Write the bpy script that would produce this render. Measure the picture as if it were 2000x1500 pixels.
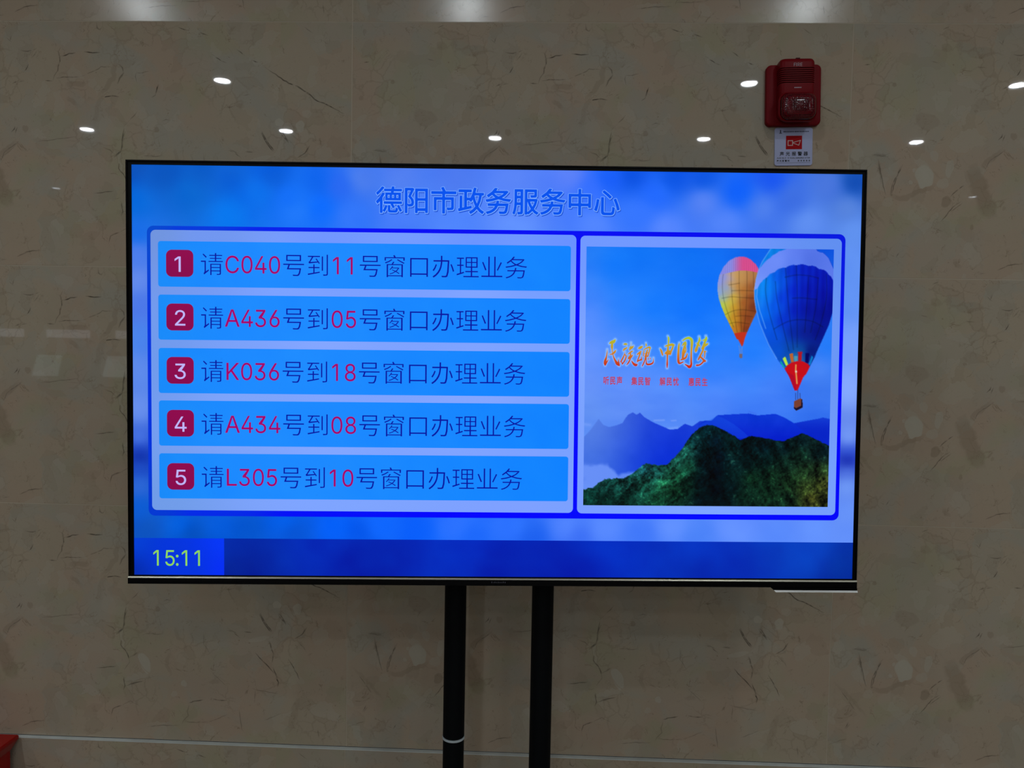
import bpy, bmesh, math, random
import numpy as np
from mathutils import Matrix, Vector
from mathutils.geometry import tessellate_polygon

for o in list(bpy.data.objects):
    bpy.data.objects.remove(o)
scene = bpy.context.scene
COL = scene.collection
R = math.radians

# ------------------------------------------------------------------ camera
def rot(yaw, pitch, roll):
    return Matrix.Rotation(yaw, 3, 'Z') @ Matrix.Rotation(pitch, 3, 'X') @ Matrix.Rotation(roll, 3, 'Y')

cam_data = bpy.data.cameras.new('camera')
cam = bpy.data.objects.new('camera', cam_data)
COL.objects.link(cam)
cam_data.sensor_fit = 'HORIZONTAL'
cam_data.sensor_width = 36.0
cam_data.lens = 1500.0 / 2000.0 * 36.0
cam_data.clip_start = 0.01
mc = rot(R(2.0789), R(-2.5619), R(-1.0455)) @ Matrix.Rotation(R(90), 3, 'X')
cam.matrix_world = Matrix.Translation((0.4723, -1.8873, 1.6119)) @ mc.to_4x4()
scene.camera = cam

# ------------------------------------------------------------------ world, exposure
world = bpy.data.worlds.new('world')
scene.world = world
world.use_nodes = True
bg = world.node_tree.nodes['Background']
bg.inputs['Color'].default_value = (0.9, 0.95, 1.0, 1)
bg.inputs['Strength'].default_value = 0.02
vs = scene.view_settings
scene.display_settings.display_device = 'sRGB'
vs.view_transform = 'Standard'
vs.look = 'None'
vs.exposure = 0.0
vs.gamma = 1.0
vs.use_curve_mapping = False
scene.cycles.max_bounces = 8
scene.cycles.sample_clamp_indirect = 4.0
LAMP = 212.0          # radiance of the ceiling lamps
H_CEIL = 3.0

# ------------------------------------------------------------------ helpers
def tag(o, label=None, cat=None, group=None, kind=None):
    if label: o['label'] = label
    if cat: o['category'] = cat
    if group: o['group'] = group
    if kind: o['kind'] = kind
    return o

def empty(name, loc=(0, 0, 0), mat=None):
    o = bpy.data.objects.new(name, None)
    o.empty_display_size = 0.05
    COL.objects.link(o)
    if mat is not None: o.matrix_world = mat
    else: o.location = loc
    return o

def link(name, me, parent=None, mats=()):
    o = bpy.data.objects.new(name, me)
    COL.objects.link(o)
    for m in mats: me.materials.append(m)
    if parent is not None: o.parent = parent
    return o

def obj(name, bm, mat, parent=None, smooth=False):
    me = bpy.data.meshes.new(name)
    bmesh.ops.recalc_face_normals(bm, faces=bm.faces)
    bm.to_mesh(me); bm.free()
    if smooth:
        for p in me.polygons: p.use_smooth = True
        try: me.set_sharp_from_angle(angle=R(40))
        except Exception: pass
    return link(name, me, parent, mat if isinstance(mat, (list, tuple)) else [mat])

def add_box(bm, x0, x1, y0, y1, z0, z1, bev=0.0, seg=2):
    vs_ = [bm.verts.new(p) for p in ((x0,y0,z0),(x1,y0,z0),(x1,y1,z0),(x0,y1,z0),(x0,y0,z1),(x1,y0,z1),(x1,y1,z1),(x0,y1,z1))]
    fs = [bm.faces.new([vs_[i] for i in q]) for q in ((0,3,2,1),(4,5,6,7),(0,1,5,4),(1,2,6,5),(2,3,7,6),(3,0,4,7))]
    if bev > 0:
        ed = {e for f in fs for e in f.edges}
        bmesh.ops.bevel(bm, geom=list(ed), offset=bev, segments=seg, profile=0.5, affect='EDGES')

def rrect(x0, x1, z0, z1, r, n=6):
    pts = []
    for cx, cz, a0 in ((x1-r, z1-r, 0), (x0+r, z1-r, 90), (x0+r, z0+r, 180), (x1-r, z0+r, 270)):
        for k in range(n+1):
            a = R(a0 + 90*k/n)
            pts.append((cx + r*math.cos(a), cz + r*math.sin(a)))
    return pts

def add_prism_y(bm, pts, y_back, y_front, bev=0.0):
    """outline in x-z, extruded along y; front (small y) edge chamfered"""
    n = len(pts)
    cx = sum(p[0] for p in pts)/n; cz = sum(p[1] for p in pts)/n
    def ring(y, inset):
        out = []
        for (x, z) in pts:
            d = math.hypot(x-cx, z-cz)
            k = max(0.0, (d-inset)/d)
            out.append(bm.verts.new((cx+(x-cx)*k, y, cz+(z-cz)*k)))
        return out
    rings = [ring(y_back, 0)]
    if bev > 0:
        for k in range(4):
            a = R(90*k/3)
            rings.append(ring(y_front + bev*(1-math.sin(a)), bev*(1-math.cos(a))))
    else:
        rings.append(ring(y_front, 0))
    for a, b in zip(rings, rings[1:]):
        for i in range(n):
            j = (i+1) % n
            bm.faces.new((a[i], a[j], b[j], b[i]))
    bm.faces.new(rings[0]); bm.faces.new(rings[-1])

def add_tube(bm, x, y, z0, z1, r, n=40, r_in=0.0):
    a = [bm.verts.new((x+r*math.cos(2*math.pi*i/n), y+r*math.sin(2*math.pi*i/n), z0)) for i in range(n)]
    b = [bm.verts.new((v.co.x, v.co.y, z1)) for v in a]
    for i in range(n):
        j = (i+1) % n
        bm.faces.new((a[i], a[j], b[j], b[i]))
    bm.faces.new(a); bm.faces.new(b)

def lin(c):
    c = np.asarray(c, float)/255.0
    return np.where(c <= 0.04045, c/12.92, ((c+0.055)/1.055)**2.4)

# ------------------------------------------------------------------ materials
def principled(name, color, rough=0.5, metal=0.0, spec=0.5, coat=0.0):
    m = bpy.data.materials.new(name); m.use_nodes = True
    b = m.node_tree.nodes['Principled BSDF']
    b.inputs['Base Color'].default_value = (*color, 1)
    b.inputs['Roughness'].default_value = rough
    b.inputs['Metallic'].default_value = metal
    b.inputs['Specular IOR Level'].default_value = spec
    b.inputs['Coat Weight'].default_value = coat
    return m

def noisy(m, scale, amount, bump=0.0, rough_amt=0.0):
    """adds fine procedural variation to a principled material"""
    nt = m.node_tree; b = nt.nodes['Principled BSDF']
    tc = nt.nodes.new('ShaderNodeTexCoord'); nz = nt.nodes.new('ShaderNodeTexNoise')
    nz.inputs['Scale'].default_value = scale; nz.inputs['Detail'].default_value = 4
    nt.links.new(tc.outputs['Object'], nz.inputs['Vector'])
    c = b.inputs['Base Color'].default_value[:]
    mx = nt.nodes.new('ShaderNodeMix'); mx.data_type = 'RGBA'
    mx.inputs['A'].default_value = (*[x*(1-amount) for x in c[:3]], 1)
    mx.inputs['B'].default_value = (*[min(1, x*(1+amount)) for x in c[:3]], 1)
    nt.links.new(nz.outputs['Fac'], mx.inputs['Factor'])
    nt.links.new(mx.outputs['Result'], b.inputs['Base Color'])
    if bump:
        bp = nt.nodes.new('ShaderNodeBump'); bp.inputs['Strength'].default_value = bump; bp.inputs['Distance'].default_value = 0.001
        nt.links.new(nz.outputs['Fac'], bp.inputs['Height']); nt.links.new(bp.outputs['Normal'], b.inputs['Normal'])
    return m

def emission(name, color, strength):
    m = bpy.data.materials.new(name); m.use_nodes = True
    b = m.node_tree.nodes['Principled BSDF']
    b.inputs['Base Color'].default_value = (0.02, 0.02, 0.02, 1)
    b.inputs['Roughness'].default_value = 0.4
    b.inputs['Emission Color'].default_value = (*color, 1)
    b.inputs['Emission Strength'].default_value = strength
    return m

def screen_material():
    m = bpy.data.materials.new('lit_display_pixels'); m.use_nodes = True
    nt = m.node_tree; b = nt.nodes['Principled BSDF']
    b.inputs['Base Color'].default_value = (0.004, 0.004, 0.005, 1)
    b.inputs['Roughness'].default_value = 0.45
    b.inputs['Specular IOR Level'].default_value = 0.1
    at = nt.nodes.new('ShaderNodeAttribute'); at.attribute_name = 'pix'
    nt.links.new(at.outputs['Color'], b.inputs['Emission Color'])
    b.inputs['Emission Strength'].default_value = 1.0
    return m

def marble(name, rough):
    """cream polished marble tile; UV is in metres from the tile's corner so every tile carries the same print"""
    m = bpy.data.materials.new(name); m.use_nodes = True
    nt = m.node_tree; b = nt.nodes['Principled BSDF']; N = nt.nodes; L = nt.links
    uv = N.new('ShaderNodeUVMap'); uv.uv_map = 'tile'
    def noise(scale, detail, dist=0.0, off=(0, 0, 0), rough_=0.5):
        mp = N.new('ShaderNodeMapping'); mp.inputs['Location'].default_value = off
        L.new(uv.outputs['UV'], mp.inputs['Vector'])
        n = N.new('ShaderNodeTexNoise'); n.inputs['Scale'].default_value = scale
        n.inputs['Detail'].default_value = detail; n.inputs['Distortion'].default_value = dist
        n.inputs['Roughness'].default_value = rough_
        L.new(mp.outputs['Vector'], n.inputs['Vector'])
        return n
    def ramp(src, p0, p1):
        r = N.new('ShaderNodeMapRange'); r.inputs['From Min'].default_value = p0; r.inputs['From Max'].default_value = p1
        r.interpolation_type = 'SMOOTHSTEP'
        L.new(src, r.inputs['Value']); return r.outputs['Result']
    def mix(a, bcol, fac, scale=1.0):
        x = N.new('ShaderNodeMix'); x.data_type = 'RGBA'
        if isinstance(a, tuple): x.inputs['A'].default_value = (*a, 1)
        else: L.new(a, x.inputs['A'])
        x.inputs['B'].default_value = (*bcol, 1)
        if scale != 1.0:
            mu = N.new('ShaderNodeMath'); mu.operation = 'MULTIPLY'; mu.inputs[1].default_value = scale
            L.new(fac, mu.inputs[0]); fac = mu.outputs[0]
        L.new(fac, x.inputs['Factor']); return x.outputs['Result']
    k = 1.0
    base = tuple(k*c for c in (0.520, 0.430, 0.318))
    pink = tuple(k*c for c in (0.535, 0.405, 0.300))
    grey = tuple(k*c for c in (0.465, 0.436, 0.362))
    green = tuple(k*c for c in (0.470, 0.430, 0.285))
    pale = tuple(k*c for c in (0.575, 0.530, 0.430))
    brown = tuple(k*c for c in (0.330, 0.250, 0.170))
    dark = tuple(k*c for c in (0.075, 0.058, 0.040))
    # angular blotches: distorted cells, each with its own tone
    wob = noise(9, 5, 0, (3, 1, 0), 0.6)
    vm = N.new('ShaderNodeVectorMath'); vm.operation = 'MULTIPLY_ADD'
    vm.inputs[1].default_value = (0.11, 0.11, 0.0)
    L.new(wob.outputs['Color'], vm.inputs[0]); L.new(uv.outputs['UV'], vm.inputs[2])
    def cells(scale, rnd=1.0):
        v = N.new('ShaderNodeTexVoronoi'); v.inputs['Scale'].default_value = scale; v.inputs['Randomness'].default_value = rnd
        v.voronoi_dimensions = '2D'
        L.new(vm.outputs['Vector'], v.inputs['Vector'])
        return v
    v1 = cells(11); v2 = cells(30)
    s1 = N.new('ShaderNodeSeparateColor'); L.new(v1.outputs['Color'], s1.inputs['Color'])
    s2 = N.new('ShaderNodeSeparateColor'); L.new(v2.outputs['Color'], s2.inputs['Color'])
    c = mix(base, pink, ramp(noise(4.5, 4, 0.6, (0.3, 0.7, 0)).outputs['Fac'], 0.42, 0.62), 0.9)
    c = mix(c, grey, ramp(noise(5.5, 4, 0.8, (5.3, 2.1, 0)).outputs['Fac'], 0.50, 0.68), 0.75)
    c = mix(c, green, ramp(noise(6.5, 4, 0.5, (9.1, 4.4, 0)).outputs['Fac'], 0.52, 0.68), 0.7)
    c = mix(c, grey, ramp(s1.outputs['Red'], 0.72, 0.78), 0.35)
    c = mix(c, pink, ramp(s1.outputs['Green'], 0.74, 0.80), 0.45)
    c = mix(c, brown, ramp(s2.outputs['Blue'], 0.84, 0.90), 0.16)
    c = mix(c, pale, ramp(s2.outputs['Green'], 0.88, 0.93), 0.28)
    # fine mottling, small scattered flecks
    c = mix(c, brown, ramp(noise(48, 6, 1.0, (1, 8, 0), 0.65).outputs['Fac'], 0.58, 0.74), 0.34)
    c = mix(c, pale, ramp(noise(34, 5, 0.7, (7, 3, 0), 0.6).outputs['Fac'], 0.60, 0.76), 0.26)
    # hairline cracks: thin level lines of a warped noise, broken up by a second one
    hn = noise(7.0, 5, 1.6, (2.2, 6.6, 0), 0.62)
    ab = N.new('ShaderNodeMath'); ab.operation = 'SUBTRACT'; ab.inputs[1].default_value = 0.5
    L.new(hn.outputs['Fac'], ab.inputs[0])
    a2 = N.new('ShaderNodeMath'); a2.operation = 'ABSOLUTE'; L.new(ab.outputs[0], a2.inputs[0])
    line = ramp(a2.outputs[0], 0.0065, 0.001)
    brk = ramp(noise(16, 3, 0.3, (4, 4, 0)).outputs['Fac'], 0.54, 0.66)
    ml = N.new('ShaderNodeMath'); ml.operation = 'MULTIPLY'; L.new(line, ml.inputs[0]); L.new(brk, ml.inputs[1])
    c = mix(c, brown, ml.outputs[0], 0.8)
    hn2 = noise(15.0, 5, 1.2, (8.2, 1.6, 0), 0.6)
    ab2 = N.new('ShaderNodeMath'); ab2.operation = 'SUBTRACT'; ab2.inputs[1].default_value = 0.5
    L.new(hn2.outputs['Fac'], ab2.inputs[0])
    ab3 = N.new('ShaderNodeMath'); ab3.operation = 'ABSOLUTE'; L.new(ab2.outputs[0], ab3.inputs[0])
    ml2 = N.new('ShaderNodeMath'); ml2.operation = 'MULTIPLY'
    L.new(ramp(ab3.outputs[0], 0.011, 0.001), ml2.inputs[0]); L.new(ramp(noise(21, 3, 0.3, (1, 14, 0)).outputs['Fac'], 0.56, 0.68), ml2.inputs[1])
    c = mix(c, brown, ml2.outputs[0], 0.85)
    # dark pits in loose clusters
    pit = ramp(noise(150, 2, 0, (3, 3, 0)).outputs['Fac'], 0.66, 0.74)
    ml3 = N.new('ShaderNodeMath'); ml3.operation = 'MULTIPLY'
    L.new(pit, ml3.inputs[0]); L.new(ramp(noise(11, 3, 0.5, (6, 1, 0)).outputs['Fac'], 0.50, 0.66), ml3.inputs[1])
    c = mix(c, brown, ml3.outputs[0], 0.85)
    # thin rims round some of the pebbles
    ve = N.new('ShaderNodeTexVoronoi'); ve.feature = 'DISTANCE_TO_EDGE'; ve.inputs['Scale'].default_value = 30; ve.voronoi_dimensions = '2D'
    L.new(vm.outputs['Vector'], ve.inputs['Vector'])
    ml4 = N.new('ShaderNodeMath'); ml4.operation = 'MULTIPLY'
    L.new(ramp(ve.outputs['Distance'], 0.10, 0.02), ml4.inputs[0]); L.new(ramp(noise(8, 3, 0.4, (12, 5, 0)).outputs['Fac'], 0.50, 0.64), ml4.inputs[1])
    c = mix(c, brown, ml4.outputs[0], 0.30)
    # traced veins, brown patches and pale pebbles of the print
    at = N.new('ShaderNodeAttribute'); at.attribute_name = 'mark'
    sp = N.new('ShaderNodeSeparateColor'); L.new(at.outputs['Color'], sp.inputs['Color'])
    c = mix(c, pale, ramp(sp.outputs['Blue'], 0.05, 1.0), 0.9)
    c = mix(c, brown, sp.outputs['Green'], 0.62)
    vb = N.new('ShaderNodeMath'); vb.operation = 'MULTIPLY'
    L.new(sp.outputs['Red'], vb.inputs[0]); L.new(ramp(noise(60, 3, 0, (2, 2, 0)).outputs['Fac'], 0.28, 0.52), vb.inputs[1])
    c = mix(c, dark, vb.outputs[0], 0.95)
    L.new(c, b.inputs['Base Color'])
    b.inputs['Roughness'].default_value = rough
    b.inputs['Specular IOR Level'].default_value = 0.5
    # faint waviness of the polish
    return m

M = {}
M['screen'] = screen_material()
M['marble'] = marble('polished_cream_marble', 0.02)
M['marble_hazy'] = marble('hazy_cream_marble', 0.20)
M['grout'] = noisy(principled('beige_grout', (0.60, 0.52, 0.40), 0.7), 60, 0.06)
M['ledge'] = noisy(principled('grey_ledge_joint', (0.74, 0.78, 0.76), 0.5, 0, 0.2), 30, 0.15)
M['plaster'] = noisy(principled('white_ceiling_paint', (0.72, 0.71, 0.68), 0.8), 8, 0.03)
M['paint'] = noisy(principled('cream_wall_paint', (0.50, 0.45, 0.37), 0.7), 5, 0.05)
M['floor'] = noisy(principled('pale_stone_floor', (0.42, 0.38, 0.32), 0.25), 6, 0.12)
M['bezel'] = noisy(principled('black_satin_plastic', (0.002, 0.002, 0.003), 0.4, 0, 0.12), 40, 0.1)
M['gloss_black'] = noisy(principled('black_glossy_edge', (0.002, 0.002, 0.003), 0.25, 0, 0.12), 40, 0.1)
M['trim'] = noisy(principled('champagne_metal', (0.48, 0.45, 0.36), 0.33, 1.0), 60, 0.06)
M['silver'] = noisy(principled('silver_metal', (0.70, 0.70, 0.68), 0.25, 1.0), 60, 0.06)
M['pole'] = noisy(principled('black_powder_coat', (0.0022, 0.0030, 0.0042), 0.6, 0, 0.10), 90, 0.15, 0.1)
M['grey_ring'] = noisy(principled('light_grey_plastic_ring', (0.55, 0.62, 0.66), 0.4), 50, 0.05)
M['rubber'] = noisy(principled('dark_rubber', (0.02, 0.02, 0.02), 0.7), 50, 0.1)
M['red_plastic'] = noisy(principled('red_alarm_plastic', (0.22, 0.004, 0.009), 0.40, 0, 0.12), 120, 0.06)
M['red_dark'] = noisy(principled('dark_red_slot', (0.04, 0.002, 0.003), 0.6, 0, 0.2), 120, 0.06)
M['red_gloss'] = noisy(principled('red_gloss_enamel', (0.44, 0.004, 0.003), 0.15, 0, 0.2, 0.05), 20, 0.06)
M['sign_white'] = noisy(principled('white_acrylic_sign', (0.54, 0.58, 0.88), 0.4, 0, 0.3), 10, 0.03)
M['sign_red'] = noisy(principled('red_sign_print', (0.50, 0.003, 0.008), 0.5, 0, 0.1), 30, 0.06)
M['sign_line'] = noisy(principled('pink_white_sign_line', (0.70, 0.50, 0.48), 0.5), 30, 0.05)
M['ink_navy'] = noisy(principled('navy_sign_ink', (0.010, 0.010, 0.06), 0.5), 30, 0.1)
M['ink_black'] = noisy(principled('black_sign_ink', (0.008, 0.010, 0.018), 0.5), 30, 0.1)
M['alarm_print'] = noisy(principled('pale_alarm_print', (0.55, 0.48, 0.55), 0.5), 30, 0.05)
M['lamp'] = emission('lamp_lens_light', (0.85, 0.93, 0.97), LAMP)
M['added_fill'] = emission('frosted_added_fill', (1.0, 0.97, 0.90), 0.4)  # soft fill glow of the added, unseen window
M['lamp_far'] = emission('distant_lamp_light', (0.86, 0.94, 1.0), 12)
M['counter'] = noisy(principled('counter_laminate', (0.45, 0.40, 0.33), 0.4), 12, 0.08)
M['signlit'] = emission('backlit_sign_face', (0.85, 0.90, 1.0), 0.85)
M['monlit'] = emission('monitor_light', (0.70, 0.92, 0.95), 0.62)

def lens_material():
    m = principled('red_strobe_lens', (0.16, 0.004, 0.010), 0.12, 0, 0.25)
    nt = m.node_tree; b = nt.nodes['Principled BSDF']
    b.inputs['Coat Weight'].default_value = 0.15; b.inputs['Coat Roughness'].default_value = 0.1
    tc = nt.nodes.new('ShaderNodeTexCoord')
    ck = nt.nodes.new('ShaderNodeTexVoronoi'); ck.inputs['Scale'].default_value = 260; ck.inputs['Randomness'].default_value = 0.15
    nt.links.new(tc.outputs['Object'], ck.inputs['Vector'])
    rp = nt.nodes.new('ShaderNodeMix'); rp.data_type = 'RGBA'
    rp.inputs['A'].default_value = (0.30, 0.010, 0.020, 1); rp.inputs['B'].default_value = (0.035, 0.001, 0.004, 1)
    mr = nt.nodes.new('ShaderNodeMapRange'); mr.inputs['From Max'].default_value = 0.7
    nt.links.new(ck.outputs['Distance'], mr.inputs['Value'])
    nt.links.new(mr.outputs['Result'], rp.inputs['Factor']); nt.links.new(rp.outputs['Result'], b.inputs['Base Color'])
    bp = nt.nodes.new('ShaderNodeBump'); bp.inputs['Strength'].default_value = 0.35; bp.inputs['Distance'].default_value = 0.002
    nt.links.new(ck.outputs['Distance'], bp.inputs['Height']); nt.links.new(bp.outputs['Normal'], b.inputs['Normal'])
    return m
M['lens'] = lens_material()

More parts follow.
